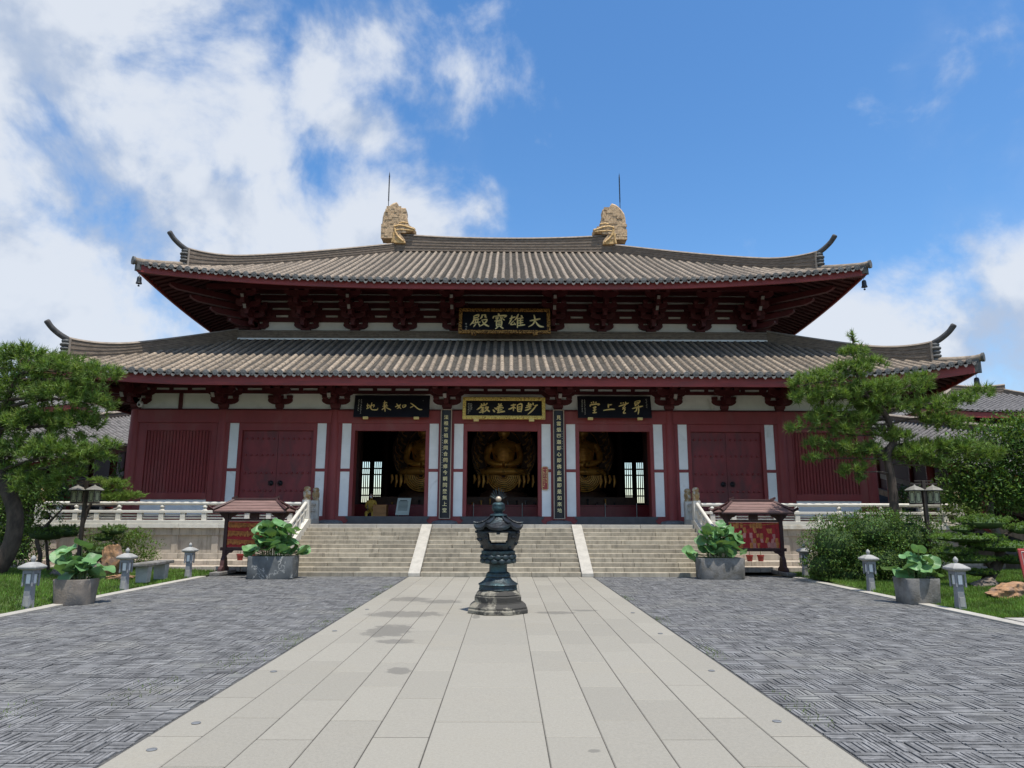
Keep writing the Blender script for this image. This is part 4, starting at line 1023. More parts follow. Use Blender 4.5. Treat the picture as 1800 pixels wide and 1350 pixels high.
def board(label, cx, Y, z0, w, h, tilt, chars, S, Sy, pcx, pcy, wid, frame, fw, small, mat_char):
    root = thing('name_board', label, 'name board', T(cx, Y, z0) @ Matrix.Rotation(-tilt, 4, 'X'))
    def b(mb, name, mat, par=None, **k): return mb.build(name, mat, par or root, local=True, **k)
    b(MB().box(-w/2, w/2, 0, .07, 0, h), 'panel', m_lacq, bevel=.006)
    if frame:
        for (a, c, d, e) in ((-w/2-.01, w/2+.01, h-fw, h+.01), (-w/2-.01, w/2+.01, -.01, fw)): b(MB().box(a, c, -.055, .06, d, e), 'frame_rail', frame, bevel=.02)
        for s in (-1, 1):
            x0_, x1_ = sorted((s*(w/2+.01), s*(w/2-fw))); b(MB().box(x0_, x1_, -.053, .058, fw+.001, h-fw-.001), 'frame_stile', frame, bevel=.02)
    for nm, st in chars.items():
        mb = MB(); brush(mb, st, S, Sy, pcx, pcy, wid, .014, 0.0); mb.v = [(x, y, z+h/2) for x, y, z in mb.v]; b(mb, 'character', mat_char)
    mb = MB()
    for a in small: tiny_lines(mb, *a)
    b(mb, 'small_inscription', m_inkwhite)
    for s in (-1, 1):
        mb = MB(); mb.box(s*w*.335-.09, s*w*.335+.09, -.05, .05, -.085, -.005); b(mb, 'support_block', m_gold if frame is not m_goldframe2 else m_goldframe2, bevel=.012)
    # hanging rods to the beams behind
    for s in (-1, 1): b(MB().tube([(s*w*.4, .06, h*.9), (s*w*.4, .55, h*1.02)], .012, 5), 'hanger', m_iron)
    return root
board('wide black name board with dull gilt frame under the upper eaves', 0.05, 25.92, 8.40, 3.46, 1.10, R(18), A, 488, 455, 907, 325, .062, m_goldframe2, .125, [(-1.46, .42, 3, 1, .13, .1, .03, 3)], m_goldflat)
board('black name board in a bright gilt frame over the middle doorway', 0.05, 24.22, 4.92, 2.84, .77, R(10), Bc, 613, 600, 885, 298, .052, m_goldframe, .11, [(-1.23, .55, 11, 3, .035, .055, .014, 5)], m_gold)
board('plain black name board with four thin gilt characters over the left doorway', -3.83, 24.22, 4.98, 2.60, .80, R(13), Lc, 640, 610, 900, 340, .036, None, 0, [(-1.06, .62, 10, 2, .055, -.09, .016, 8), (1.08, .6, 1, 1, .1, .1, .012, 2)], m_gold)
board('plain black name board with four brushed gilt characters over the right doorway', 3.88, 24.22, 4.98, 2.55, .80, R(13), Rc, 640, 610, 910, 350, .044, None, 0, [(-1.03, .65, 11, 2, .053, -.09, .016, 9), (1.12, .68, 6, 1, .06, .1, .016, 4)], m_gold)

def glyph_mesh(ch, size, mat):
    cu = bpy.data.curves.new('glyph', 'FONT'); cu.body = ch; cu.size = size; cu.extrude = .006; cu.offset = size*.012; cu.align_x = 'CENTER'; cu.align_y = 'CENTER'; cu.resolution_u = 3
    o = bpy.data.objects.new('glyph', cu); COL.objects.link(o); dg = bpy.context.evaluated_depsgraph_get()
    me = bpy.data.meshes.new_from_object(o.evaluated_get(dg)); bpy.data.objects.remove(o); bpy.data.curves.remove(cu)
    me.materials.clear(); me.materials.append(mat); return me
def couplet(label, x, text, seed):
    h = 3.72; w = .40; z0 = 1.55
    root = thing('couplet_board', label, 'couplet board', T(x, 24.44, z0))
    poly = lambda r, ww, z0_, z1_: [(-ww, z0_), (ww, z0_), (ww, z1_), (-ww, z1_)]
    # curved plank hugging the column
    rows = [[(w/2*math.sin(a), .10*(1-math.cos(a))*1.0-.0, z) for a in np.linspace(-1.1, 1.1, 9)] for z in (0, h)]
    mb = MB(); mb.grid(rows); mb.grid([[(x_, y_+.03, z_) for x_, y_, z_ in r_] for r_ in rows]); mb.build('plank', m_lacq, root, smooth=60, local=True)
    for s in (-1, 1): MB().box(s*.178-.018, s*.178+.018, .03, .075, -.01, h+.01).build('edge_strip', m_couplet_edge, root, local=True, bevel=.006)
    for z in (0, h): MB().box(-.16, .16, -.006, .05, z-.014, z+.014).build('edge_strip', m_couplet_edge, root, local=True, bevel=.006)
    cache = {}
    for i, ch in enumerate(text):
        if ch not in cache: cache[ch] = glyph_mesh(ch, .158, m_goldflat)
        link('character', cache[ch], root, T(0, -.012, h-.28-i*(h-.50)/15.2) @ Matrix.Rotation(R(90), 4, 'X'), local=True)
    mb = MB(); sx = -.115 if seed == 1 else .115; tiny_lines(mb, sx, h-.75 if seed == 2 else h-.9, 14 if seed == 1 else 8, 1, .085, .1, .013, seed)
    mb.v = [(a, b+.012, c) for a, b, c in mb.v]; mb.build('small_inscription', m_inkwhite, root, local=True)
couplet('tall narrow black couplet board on the column left of the middle doorway', -1.95, '法根皆祖泉同合同修今朝同登無上堂', 1)
couplet('tall narrow black couplet board on the column right of the middle doorway', 1.95, '見雲烟四迦即心即佛此處即是如來地', 2)
# small red notice with gilt columns of writing on the plaster panel
nt = thing('notice_board', 'small red notice board with gilt writing beside the right couplet', 'notice', T(1.47, 24.57, 2.52))
poly = [(-.11, .04), (-.07, 0), (.07, 0), (.11, .04), (.11, .76), (.07, .80), (-.07, .80), (-.11, .76)]
MB().prism_y(poly, 0, .035).build('panel', m_redsign, nt, local=True, bevel=.006)
rim = MB(); pp = [(a*.92, -.004, .4+(b-.4)*.96) for a, b in poly]; rim.tube(pp+[pp[0]], .009, 5); rim.build('rim', m_gold, nt, local=True)
mb = MB(); tiny_lines(mb, -.04, .68, 9, 2, .07, .085, .022, 12); mb.build('inscription', m_gold, nt, local=True)

# ------------------------------------------------------------------ inside the hall: statues, altar, rail, desk, attendant
def statue(cx, cy, z0, label):
    root = thing('buddha_statue', label, 'statue', T(cx, cy, z0))
    mb = MB(); n = 40
    sec = [(0, .70, .45, 0), (.03, .98, .62, -.05), (.12, 1.04, .70, -.08), (.22, 1.02, .70, -.08), (.32, .90, .62, -.05), (.40, .66, .46, 0), (.5, .53, .36, .03), (.7, .47, .33, .05), (.9, .48, .33, .05), (1.1, .53, .33, .05), (1.3, .60, .31, .06), (1.42, .61, .29, .07), (1.52, .48, .25, .08), (1.58, .26, .19, .06), (1.63, .17, .16, .04), (1.70, .165, .165, .03), (1.76, .22, .22, .0), (1.86, .26, .26, 0), (1.98, .275, .275, .01), (2.10, .265, .265, .02), (2.20, .21, .21, .03), (2.26, .13, .13, .03), (2.33, .11, .11, .03), (2.39, .05, .05, .03)]
    rows = []
    sec2 = [tuple(p) for p in spline(sec, 4)]
    for (z, rx, ry, yo) in sec2:
        row = []
        for k in range(n+1):
            a = 2*math.pi*k/n; c, s_ = math.cos(a), math.sin(a); f_ = 1.0
            if .42 < z < 1.5 and s_ < 0: f_ += .035*math.sin(z*42+abs(c)*9)*(1-abs(c))
            if z < .4: f_ += .03*math.sin(a*14+z*20)
            row.append((rx*c*f_, yo+ry*s_*f_, z))
        rows.append(row)
    mb.grid(rows)
    for s in (-1, 1):
        mb.tube(spline([(s*.55, .05, 1.38), (s*.72, -.02, 1.0), (s*.66, -.22, .66), (s*.30, -.50, .50), (s*.05, -.56, .47)], 4), list(np.linspace(.17, .10, 17)), 10)
    for kz in range(9): mb.tube([(.45*math.cos(t), .05-.36*math.sin(t)-.01, .62+kz*.085-.13*math.sin(t)) for t in np.linspace(.25, math.pi-.25, 12)], .016, 5)
    mb.build('body', m_buddha, root, local=True, smooth=60)
    # draped cloth hanging over the seat front: nested folds
    dr = MB()
    for k in range(8):
        r = .12+k*.075; dr.tube([(r*math.cos(t)*1.05, -.72-.02*math.sin(t), .0-r*1.05*math.sin(t)) for t in np.linspace(0, math.pi, 16)], .032, 6)
    dr.build('cloth_folds', m_buddha, root, local=True, smooth=60)
    for k in range(14):
        x = -1.25+k*2.5/13
        if abs(x) > .66: dr2 = MB(); l = .35+.22*math.sin(k*2.1)**2; dr2.tube([(x, -.62, .02), (x+.03, -.68, -l*.5), (x-.02, -.66, -l)], [.05, .07, .03], 7); dr2.build('cloth_tail', m_buddha, root, local=True, smooth=60)
    seat = MB(); seat.lathe([(1.15, -.02), (1.2, -.1), (1.1, -.25), (.85, -.5), (.75, -.62), (1.0, -.75), (1.05, -.9)], (0, .05, 0), 28, sy=.62); seat.build('lotus_seat', m_mandorla, root, local=True, smooth=50)
    # flame mandorla
    md = MB(); out = [(1.45*math.sin(t)*(1-.25*max(0, -math.cos(t))**2), 1.15-1.75*math.cos(t)*1.0) for t in np.linspace(0, 2*math.pi, 40)[:-1]]
    md.prism_y([(a, b) for a, b in out], .62, .72); mo = md.build('mandorla', m_mandorla, root, local=True)
    for s in (-1, 1):
        for j in range(7):
            z = -.1+j*.38; x0 = .88+.06*math.sin(j); w_ = MB()
            pts = [(s*x0, .60, z), (s*(x0+.18), .59, z+.10), (s*(x0+.22), .59, z+.30), (s*(x0+.36), .59, z+.46), (s*(x0+.46-.04*j), .59, z+.70)]
            w_.tube(spline(pts, 4), list(np.linspace(.055, .02, 17)), 6)
            w_.tube([(s*(x0+.20)+.09*math.cos(t)*s*(1-t*.09), .59, z+.22+.09*math.sin(t)*(1-t*.09)) for t in np.linspace(0, 7, 16)], .025, 5)
            w_.build('flame', m_mandgold, mo, local=True, smooth=60)
    MB().tube([(.84*math.cos(t), .60, 1.0+1.15*math.sin(t)) for t in np.linspace(-.9, math.pi+.9, 40)], .035, 6).build('rim', m_mandgold, mo, local=True, smooth=60)
for i, x in enumerate((-3.5, .02, 3.5)):
    statue(x, 31.2, 3.35, ['seated gilt statue seen through the left doorway', 'seated gilt statue in the middle doorway behind the lantern', 'seated gilt statue seen through the right doorway'][i])
al = thing('altar', 'long dark red altar under the three gilt statues', 'altar', T(0, 31, TZ))
MB().box(-5.6, 5.6, 30.2, 32.4, TZ+.012, 2.44).build('altar_body', m_mandorla, al, bevel=.02)
MB().box(-5.7, 5.7, 29.7, 30.18, 2.0, 2.08).build('offering_table_top', m_altar, al, bevel=.01)
for x in np.arange(-5.6, 5.7, 1.4): MB().box(x-.04, x+.04, 29.72, 29.8, TZ+.013, 2.0).build('table_leg', m_altar, al)
for i in range(26):
    x = -4.6+i*.37; h = random.choice((.12, .2, .28)); c_ = MB().lathe([(.03, 0), (.045, .02), (.02, .05), (.03, h*.6), (.045, h)], (x, 29.95, 2.081), 8).build('altar_cup', random.choice((m_chrome, m_buddha, m_iron)), None, smooth=50)
    tag(c_, 'small cup or candlestick standing on the offering table', 'cup', 'cups and candlesticks on the offering table')
rl = thing('red_railing', 'low dark red railing with steel posts behind the thresholds', 'railing', T(0, 27.4, TZ))
MB().box(-5.7, 5.7, 27.37, 27.45, 2.0, 2.06).build('top_rail', m_altar, rl, bevel=.01)
MB().box(-5.7, 5.7, 27.40, 27.42, 1.45, 1.99).build('rail_panel', m_altar, rl)
for x in (-5.1, -3.95, -2.75, -1.1, .75, 2.75, 3.9, 5.1): MB().tube([(x, 27.33, TZ+.01), (x, 27.33, 2.12)], .018, 8).build('steel_post', m_chrome, rl, smooth=50)
dk = thing('reception_desk', 'small orange wooden desk just inside the left doorway', 'desk', T(-4.35, 25.75, TZ))
MB().box(-4.60, -4.10, 25.6, 26.1, 1.98, 2.02).build('top', m_wood2, dk, bevel=.006); MB().box(-4.58, -4.12, 25.62, 25.65, 1.40, 1.979).build('front_panel', m_wood2, dk)
for x in (-4.58, -4.14): MB().box(x, x+.02, 25.651, 26.08, TZ+.013, 1.979).build('side_panel', m_wood2, dk)
MB().box(-4.5, -4.2, 25.605, 25.619, 1.72, 1.92).build('drawer', m_wood2, dk, bevel=.006)
sg = thing('sign_stand', 'leaning white notice sheet on a stand inside the left doorway', 'sign', T(-3.55, 25.7, TZ))
MB().obox((-3.53, 25.72, 1.96), (.24, 0, .0), (0, .012, -.003), (.03, .06, .30)).build('sheet', m_paper, sg, bevel=.004)
for k in range(9):
    l = .17 if k else .13; MB().obox((-3.55+.0025*(9-k), 25.705+(4.5-k)*.0085, 1.985+(4.5-k)*.042+.0), (l, 0, 0), (0, .004, 0), (0, .001, .008 if k else .014)).build('printed_line', m_ink, sg)
for s in (-1, 1): MB().tube([(-3.55+s*.2, 25.78, 2.15), (-3.55+s*.2, 25.95, TZ+.013)], .012, 6).build('stand_leg', m_iron, sg)
# seated attendant: one continuous body grown from a joint skeleton
pr = thing('person', 'seated person in a yellow top leaning over the desk in the left doorway', 'person', T(-4.72, 26.0, TZ, s=.82))
def skin_fig(name, V, Ed, rad, mat, parent, root=0, sub=2):
    me = bpy.data.meshes.new(name); me.from_pydata(V, Ed, []); o = link(name, me, parent, local=True); me.materials.append(mat)
    bpy.context.view_layer.objects.active = o
    sk = o.modifiers.new('skin', 'SKIN'); lay = me.skin_vertices[0] if me.skin_vertices else None
    if lay is None:
        bm = bmesh.new(); bm.from_mesh(me); bm.verts.layers.skin.verify(); bm.to_mesh(me); bm.free(); lay = me.skin_vertices[0]
    for i, r_ in enumerate(rad): lay.data[i].radius = (r_, r_) if not hasattr(r_, '__len__') else r_
    for d_ in lay.data: d_.use_root = False
    lay.data[root].use_root = True
    sk.use_smooth_shade = True; sb = o.modifiers.new('sub', 'SUBSURF'); sb.levels = sub; sb.render_levels = sub
    return o
PV = [(0,0,.50),(0,-.01,.68),(0,-.05,.88),(0,-.07,.98),(0,-.09,1.05),(0,-.10,1.14),(0,-.11,1.24), (-.17,-.06,.94),(-.23,-.10,.72),(-.16,-.30,.66),(-.06,-.36,.66), (.17,-.06,.94),(.25,-.12,.74),(.22,-.32,.68),(.14,-.38,.67), (-.10,-.02,.47),(-.14,-.40,.47),(-.14,-.42,.10),(-.14,-.52,.05), (.10,-.02,.47),(.14,-.40,.47),(.14,-.42,.10),(.14,-.52,.05)]
PE = [(0,1),(1,2),(2,3),(3,4),(4,5),(5,6),(2,7),(7,8),(8,9),(9,10),(2,11),(11,12),(12,13),(13,14),(0,15),(15,16),(16,17),(17,18),(0,19),(19,20),(20,21),(21,22)]
PR = [.13,.12,.13,.06,.055,.09,.075,.06,.045,.04,.03,.06,.045,.04,.03,.09,.07,.05,.04,.09,.07,.05,.04]
body = skin_fig('body', PV, PE, PR, m_yellow, pr)
MB().ball((0, -.115, 1.17), .088, .10, .118, 14, 10).build('head', m_skin, pr, smooth=True, local=True)
hr = MB(); hr.ball((0, -.095, 1.195), .098, .105, .115, 14, 10, wob=lambda d: 1.0 if (d[1] > -.35 or d[2] > .45) else .8); hr.build('hair', m_hair, pr, smooth=True, local=True)
mk = MB(); mk.ball((0, -.195, 1.13), .05, .03, .04, 10, 6); mk.build('face_mask', m_cctv, pr, smooth=True, local=True)
for s in (-1, 1):
    hn = MB(); b0 = Vector((-.06 if s < 0 else .14, -.36, .66)); hn.ball(b0, .035, .045, .02, 8, 6)
    for k in range(4): hn.tube([b0+Vector((-.024+k*.016, -.03, 0)), b0+Vector((-.026+k*.017, -.075, .004)), b0+Vector((-.026+k*.017, -.10+.008*abs(k-1.5), -.012))], .0085, 6)
    hn.tube([b0+Vector((s*-.03, -.01, 0)), b0+Vector((s*-.05, -.05, .0))], .009, 6); hn.build('hand', m_skin, pr, smooth=True, local=True)
st = thing('stool', 'dark stool under the seated person in the left doorway', 'stool', T(-4.72, 26.0, TZ, s=.95))
MB().lathe([(.18, .34), (.19, .36), (.19, .40)], (0, 0, 0), 16).build('seat', m_wood, st, local=True, smooth=50)
for a in range(4): MB().tube([(.13*math.cos(a*1.57+.8), .13*math.sin(a*1.57+.8), .35), (.17*math.cos(a*1.57+.8), .17*math.sin(a*1.57+.8), .012)], .016, 6).build('leg', m_wood, st, local=True)
cc = thing('security_camera', 'white dome security camera under the left end of the lower eaves', 'camera', T(-12.55, 24.40, 5.42))
MB().ball((0, 0, 0), .10, .10, .12, 14, 10).build('dome', m_cctv, cc, local=True, smooth=True); MB().tube([(0, 0, .10), (0, 0, .2), (-.14, .1, .22)], .025, 8).build('arm', m_cctv, cc, local=True, smooth=50); MB().ball((0, -.06, -.03), .055, .055, .055, 10, 8).build('lens', m_ink, cc, local=True, smooth=True)
# ------------------------------------------------------------------ bronze lantern on the walk
LX, LY = 0.0, 12.72
lan = thing('bronze_lantern', 'tall dark bronze stone-footed lantern with flame finial standing on the walk', 'lantern', T(LX, LY, 0))
def lat8(prof, name, mat, n=8, sm=False, **k): return MB().lathe(prof, (0, 0, 0), n, ph=math.pi/n, **k).build(name, mat, lan, local=True, smooth=sm, bevel=.006 if n < 12 else 0)
lat8([(.55, .003), (.55, .055), (.525, .075), (.53, .10), (.50, .13), (.45, .165)], 'foot_slab', m_lstone)
lat8([(.44, .166), (.43, .18), (.43, .27), (.40, .285), (.41, .30), (.385, .33), (.34, .372)], 'stone_base', m_lstone)
MB().lathe([(.33, .37), (.335, .385), (.325, .40), (.325, .45), (.345, .462), (.335, .475), (.29, .50), (.245, .535), (.215, .575)], n=48, wob=lambda a, z: 1+.018*math.sin(a*24)*(1 if .47 < z < .57 else 0)).build('petal_foot', m_bronze, lan, local=True, smooth=50)
MB().lathe([(.20, .57), (.215, .585), (.215, .61), (.20, .63), (.205, .65), (.16, .668), (.155, .70), (.155, .79), (.17, .805)], n=32).build('neck', m_bronze, lan, local=True, smooth=50)
MB().lathe([(.17, .80), (.25, .81), (.295, .84), (.30, .87), (.27, .885), (.30, .905), (.308, .94), (.28, .955), (.295, .97), (.295, 1.02), (.27, 1.03)], n=32).build('lotus_bowl', m_bronze, lan, local=True, smooth=50)
pm = MB()
pt = MB(); pt.ball((0, 0, 0), .062, .022, .04, 8, 6); ptm = pt.mesh('petal', m_bronze, True)
for ring, (r, z, n) in enumerate(((.295, .855, 14), (.30, .925, 14))):
    for k in range(n):
        a = 2*math.pi*(k+.5*ring)/n; link('petal', ptm, lan, T(r*math.cos(a), r*math.sin(a), z, rz=a+math.pi/2), local=True)
# fire chamber: hexagonal shell with a window front and back and small piercings
ch = MB(); na, nz = 72, 22; prof = lambda t: np.interp(t, [0, .12, .5, .8, .93, 1], [.25, .275, .345, .375, .365, .33])
def hexr(a, k=.6): b = (a % (math.pi/3))-math.pi/6; return (1-k)+k*(math.cos(math.pi/6)/math.cos(b))
idx = {}
for j in range(nz+1):
    t = j/nz
    for i in range(na):
        a = 2*math.pi*i/na; r = prof(t)*hexr(a)*1.03; idx[i, j] = len(ch.v); ch.v.append((r*math.cos(a), r*math.sin(a), 1.03+.36*t))
for j in range(nz):
    for i in range(na):
        a = 2*math.pi*(i+.5)/na; t = (j+.5)/nz; hole = False
        for c0 in (-math.pi/2, math.pi/2):
            d = abs((a-c0+math.pi) % (2*math.pi)-math.pi); wlim = .50 if .42 < t < .78 else (.42 if .30 < t <= .42 else 0)
            if .78 <= t < .86 and .12 < d < .48: hole = True
            if d < wlim: hole = True
        for c0 in range(6):
            d = abs((a-c0*math.pi/3+math.pi) % (2*math.pi)-math.pi)
            if d < .05 and .75 < t < .82: hole = True
        if not hole: ch.f.append((idx[i, j], idx[(i+1) % na, j], idx[(i+1) % na, j+1], idx[i, j+1]))
co = ch.build('fire_chamber', m_bronze_d, lan, local=True, smooth=40); sm_ = co.modifiers.new('thick', 'SOLIDIFY'); sm_.thickness = .03; sm_.offset = -1
cv = MB()
for k in range(30):
    a = random.uniform(0, 2*math.pi); t = random.uniform(.08, .92); df = min(abs((a-c+math.pi) % (2*math.pi)-math.pi) for c in (-math.pi/2, math.pi/2))
    if df < .62 and .2 < t < .9: continue
    r = prof(t)*hexr(a)*1.03; cv.ball((r*math.cos(a), r*math.sin(a), 1.03+.36*t), .035, .035, .028, 8, 5)
cv.build('relief_carving', m_bronze_d, lan, local=True, smooth=True)
# roof with turned-up corners
def lroof(dz, rs):
    rows = []
    for t in np.linspace(0, 1, 10):
        row = []
        for i in range(73):
            a = 2*math.pi*i/72; h = hexr(a, 1.0); b = abs((a % (math.pi/3))-math.pi/6)/(math.pi/6)
            rr = (.12+(.44-.12)*t**.9)*(1-(1-h)*t*.75)*rs; z = 1.62-.20*t**.62+.075*(b**3)*t**3+dz; row.append((rr*math.cos(a), rr*math.sin(a), z))
        rows.append(row)
    return rows
lr = MB(); top = lroof(0, 1); bot = lroof(-.045, .985); lr.grid(top); lr.grid(bot); lr.grid([top[-1], bot[-1]]); lr.build('roof', m_bronze_d, lan, local=True, smooth=50)
lr = MB()
for k in range(6):
    a = k*math.pi/3; lr.tube([((.12+.32*t**.9)*math.cos(a), (.12+.32*t**.9)*math.sin(a), 1.63-.20*t**.62+.075*t**3+.008) for t in np.linspace(0, 1, 9)], .016, 6)
lr.build('roof_rib', m_bronze_d, lan, local=True, smooth=50)
MB().lathe([(.34, 1.385), (.36, 1.40), (.30, 1.43), (.12, 1.5)], n=36).build('roof_cornice', m_bronze_d, lan, local=True, smooth=50)
MB().lathe([(.12, 1.60), (.155, 1.625), (.15, 1.645), (.09, 1.66), (.07, 1.685), (.105, 1.72), (.117, 1.76), (.108, 1.80), (.115, 1.82), (.08, 1.85), (.05, 1.86)], n=28, wob=lambda a, z: 1+.05*math.sin(a*8+z*30)).build('bud', m_bronze, lan, local=True, smooth=50)
MB().ball((0, -.03, 1.91), .052, .052, .052, 14, 10).build('pearl', m_pearl, lan, local=True, smooth=True)
for k in range(-4, 5):
    a = k*.36; b0 = Vector((.055*math.sin(a), .012, 1.91+.055*math.cos(a))); l = .155-.012*abs(k); d = Vector((math.sin(a*.72), 0, math.cos(a*.72)))
    MB().tube([b0-d*.05, b0+d*l*.4+Vector((.008*math.copysign(1, k), 0, 0)), b0+d*l], [.016, .016, .003], 6, flat=.7).build('flame', m_bronze, lan, local=True, smooth=50)

# ------------------------------------------------------------------ roofed boards hung with wish cards
def wish_board(X, Y, label, kind):
    root = thing('wish_board', label, 'notice board', T(X, Y, 0)); hw = .78
    def b(mb, n, m, par=None, **k): return mb.build(n, m, par or root, local=True, **k)
    for s in (-1, 1):
        b(MB().box(s*hw-.14, s*hw+.14, -.62, .62, .0, .10), 'stone_foot', m_trough, bevel=.02)
        b(MB().box(s*hw-.05, s*hw+.05, -.05, .05, .10, 1.70), 'post', m_wood, bevel=.01)
        b(MB().prism_x([(-.30, .10), (-.28, .18), (-.16, .24), (-.12, .42), (-.05, .52), (.05, .52), (.12, .42), (.16, .24), (.28, .18), (.30, .10)], s*hw-.055, s*hw+.055), 'clasp_foot', m_wood, bevel=.015)
        br = MB(); br.prism_y([(s*(hw-.05), 1.70), (s*(hw-.32), 1.70), (s*(hw-.24), 1.62), (s*(hw-.16), 1.60), (s*(hw-.05), 1.48)], -.03, .03); br.prism_y([(s*(hw+.05), 1.70), (s*(hw+.22), 1.70), (s*(hw+.16), 1.62), (s*(hw+.05), 1.52)], -.03, .03); b(br, 'corner_bracket', m_wood)
        br = MB(); br.prism_y([(s*(hw-.05), .655), (s*(hw-.25), .655), (s*(hw-.2), .60), (s*(hw-.12), .58), (s*(hw-.05), .50)], -.025, .025); b(br, 'corner_bracket', m_wood)
    b(MB().box(-hw-.12, hw+.12, -.045, .045, .656, .745), 'lower_beam', m_wood, bevel=.01); b(MB().box(-hw, hw, -.04, .04, 1.475, 1.54), 'upper_beam', m_wood, bevel=.01)
    b(MB().box(-.13, .13, -.035, .035, 1.541, 1.70), 'middle_block', m_wood, bevel=.01); b(MB().box(-hw-.2, hw+.2, -.06, .06, 1.70, 1.765), 'eaves_beam', m_wood, bevel=.01)
    # little hipped roof of boards
    ex, ey, rx, z0, z1 = 1.02, .46, .58, 1.75, 2.06
    for k in range(4):
        t0, t1 = k/4, (k+1)/4
        for s in (-1, 1):
            f_ = lambda t: (ex+(rx-ex)*t, s*(ey+(.03-ey)*t), z0+(z1-z0)*(t**1.1))
            (xa, ya, za), (xb, yb, zb) = f_(t0), f_(min(1, t1+.03)); dz = .012*(3-k)*0+.014
            m_ = MB(); m_.add([(-xa, ya, za+dz), (xa, ya, za+dz), (xb, yb, zb), (-xb, yb, zb), (-xa, ya, za-.02), (xa, ya, za-.02), (xb, yb, zb-.03), (-xb, yb, zb-.03)], [(0,1,2,3),(7,6,5,4),(0,4,5,1),(1,5,6,2),(2,6,7,3),(3,7,4,0)]); b(m_, 'roof_board', m_woodroof)
            m_ = MB(); m_.add([(s*xa, -abs(ya), za+dz), (s*xa, abs(ya), za+dz), (s*xb, abs(yb), zb), (s*xb, -abs(yb), zb), (s*xa, -abs(ya), za-.02), (s*xa, abs(ya), za-.02), (s*xb, abs(yb), zb-.03), (s*xb, -abs(yb), zb-.03)], [(0,1,2,3),(7,6,5,4),(0,4,5,1),(1,5,6,2),(2,6,7,3),(3,7,4,0)]); b(m_, 'roof_board', m_woodroof)
    b(MB().box(-rx-.06, rx+.06, -.05, .05, z1-.03, z1+.06), 'roof_ridge', m_wood, bevel=.012)
    for s in (-1, 1):
        b(MB().obox((s*(rx+.02), 0, z1+.07), (.07, 0, .03*s*s), (0, .045, 0), (0, 0, .03)), 'ridge_end', m_wood)
        for q in (-1, 1): b(MB().tube([(s*rx, 0, z1+.02), (s*(rx+ex)/2, q*ey*.5, (z0+z1)/2+.03), (s*ex, q*ey, z0+.05), (s*(ex+.10), q*(ey+.05), z0+.12)], [.04, .04, .045, .04], 4), 'hip_rib', m_wood)
        b(MB().box(-ex, ex, *sorted((s*(ey-.05), s*(ey-.01))), z0-.055, z0-.012), 'eaves_board', m_wood)
    # cloth backing and cards
    b(MB().box(-hw+.052, hw-.052, -.012, .012, .75, 1.47), 'cloth', m_cardred)
    cm = MB().box(-.042, .042, -.006, 0, -.155, 0).mesh('wish_card', m_cardred); cg = MB().box(-.042, .042, -.006, 0, -.155, 0).mesh('wish_card', m_cardgold); cp = MB().box(-.042, .042, -.006, 0, -.15, 0).mesh('wish_card', m_cardpale)
    rr = random.Random(kind)
    if kind == 1:
        for r_ in range(3):
            z = 1.40-r_*.235
            for k in range(17):
                x = -.68+k*.085; link('wish_card', cm, root, T(x, -.02-.004*(k % 2), z+.05+rr.uniform(-.01, .01), ry=rr.uniform(-.06, .06)), local=True)
            tm = MB()
            for k in range(70):
                x = -.70+k*.0203; l = rr.uniform(.07, .125); tm.tube([(x, -.038-rr.uniform(0, .012), z+rr.uniform(0, .02)), (x+rr.uniform(-.01, .01), -.045, z-l)], [.006, .014], 5)
            tm.tube(spline([(-.72, -.035, z+.03), (0, -.035, z+.0), (.72, -.035, z+.03)], 6), .012, 5)
            o = b(tm, 'gold_tassels', m_cardgold); o['kind'] = 'stuff'
        for (x, z) in ((-.08, 1.27), (-.15, 1.17), (-.13, 1.08)): link('wish_card', cg, root, T(x, -.06, z+.03, s=(.6, 1, .45)), local=True)
    else:
        for r_ in range(5):
            z = 1.44-r_*.135
            for k in range(15):
                x = -.64+k*.092+rr.uniform(-.02, .02); mm = rr.choice((cm, cm, cg, cp) if r_ > 1 else (cm, cg, cg, cm)); link('wish_card', mm, root, T(x, -.02-.004*((k+r_) % 3), z+rr.uniform(-.02, .02), ry=rr.uniform(-.3, .3)), local=True)
        o = b(MB().tube(spline([(-.72, -.03, 1.44), (0, -.03, 1.39), (.72, -.03, 1.44)], 6), .012, 5), 'cord', m_cardgold)
    return root
wish_board(-7.02, 20.62, 'roofed wooden board hung with red and gold cards left of the stairs', 1)
wish_board(7.25, 20.75, 'roofed wooden board hung with pale, red and gold cards right of the stairs', 2)

